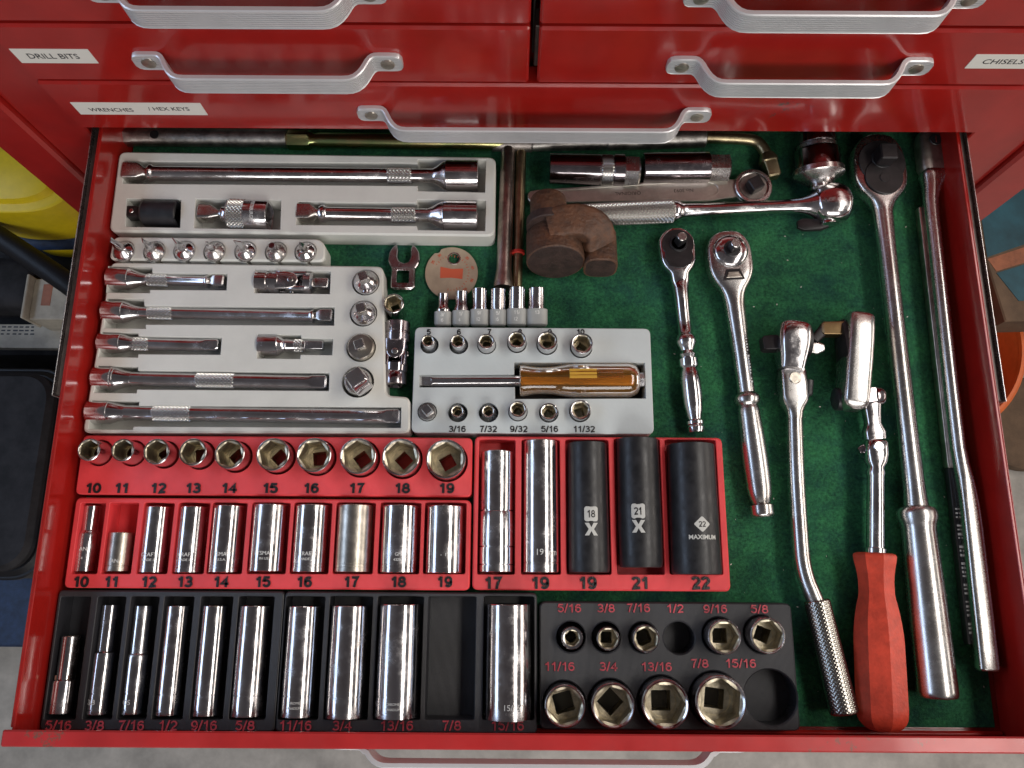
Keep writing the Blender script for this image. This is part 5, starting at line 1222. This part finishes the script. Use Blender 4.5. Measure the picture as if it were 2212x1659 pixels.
# black case
a_ = P(120, 790, -380); b_ = P(118, 1262, -380); fr = Fr(Matrix.Translation(Vector((0, 0, 0))), 1., 1)
t = T('tool_case', 'black hard plastic tool case with silver latch at lower left', 'tool case', Fr(Matrix.Translation(a_), 1., 1))
X1 = P(122, 900, -380).x; oy0, oy1 = b_.y+6, a_.y
part(t, 'case_body', W0, slab(rrect(X1-300, X1, oy0, oy1, 40, 8), FZ+2, -394, bev=8), 'black_plastic')
part(t, 'case_lid', W0, slab(rrect(X1-290, X1-10, oy0+8, oy1-8, 36, 8), -393.8, -380, bev=6), 'grey_plastic')
part(t, 'lid_edge_trim', W0, slab(rrect(X1-301, X1+2, oy0-2, oy1+2, 41, 8), -408, -400, bev=2), 'black_plastic')
lt = P(82, 1165, -390)
part(t, 'latch', Fr(Matrix.Translation(P(118,1155,-400)), 1., 1), loft([(-10,16,10,3),(-6,20,14,3),(8,20,14,3),(12,14,9,3)], 28), 'aluminium')
c = P(60, 1330, FZ+60); solo('blue_bin', W0, box(c.x-300, P(118,1330,FZ+140).x, P(60,1398,FZ+140).y, c.y+260, FZ+1, FZ+140, 4), 'blue_plastic', 'dark blue bin under the black tool case', 'bin')
# right: orange bucket
c = P(2000, 728, -600); rB = 212*sc_at(2000,728,-600)
fr = fworld((c.x, c.y, FZ+1), (c.x, c.y, -600)); t = T('orange_bucket', 'orange plastic bucket on the floor right of the drawer', 'bucket', fr); L = fr.L
part(t, 'bucket_wall', fr, loft([(0,rB*.84),(L-12,rB*.985),(L-4,rB*.97),(L-12,rB*.95),(10,rB*.80),(9,rB*.5)], 64, cap0=True, cap1=True), 'orange_plastic')
part(t, 'rim', fr, loft([(L-10,rB*.985),(L-10,rB*1.02),(L-4,rB*1.03),(L,rB*1.0),(L,rB*.97),(L-6,rB*.96)], 64, cap0=False, cap1=False), 'orange_plastic')
# patterned box lying across the bucket
BZ = -540.0
q = [P(2098,412,BZ), P(2130,560,BZ), P(2172,694,BZ), P(2330,690,BZ), P(2330,380,BZ)]
t = T('printed_box', 'teal and orange printed box lying across the orange bucket at the right edge', 'box', Fr(Matrix.Translation(Vector((q[1].x, q[1].y, -597))), 1., 1))
part(t, 'box_body', W0, slab([(p.x, p.y) for p in q], -597, BZ, bev=2), 'card_brown')
q = [P(2114,432,BZ), P(2132,556,BZ), P(2235,520,BZ), P(2235,405,BZ)]; part(t, 'teal_panel', W0, slab([(p.x, p.y) for p in q], BZ-1, BZ+.8, bev=0), 'teal_print', smooth=0)
q = [P(2152,590,BZ), P(2200,650,BZ), P(2250,650,BZ), P(2250,560,BZ)]; part(t, 'teal_panel', W0, slab([(p.x, p.y) for p in q], BZ-1, BZ+.9, bev=0), 'teal_print', smooth=0)
q = [P(2133,560,BZ), P(2152,586,BZ), P(2250,556,BZ), P(2250,522,BZ)]; part(t, 'orange_stripe', W0, slab([(p.x, p.y) for p in q], BZ-1, BZ+.7, bev=0), 'orange_print', smooth=0)
c = P(2205, 985, FZ+2); solo('wood_offcut', W0, disc(c.x, c.y+60, 90, FZ+1, FZ+30, 4), 'card_brown', 'tan round board on the floor by the orange bucket', 'board')
SC.cycles.max_bounces = 8; SC.cycles.glossy_bounces = 5; SC.cycles.transmission_bounces = 6
print('objects', len(bpy.data.objects))
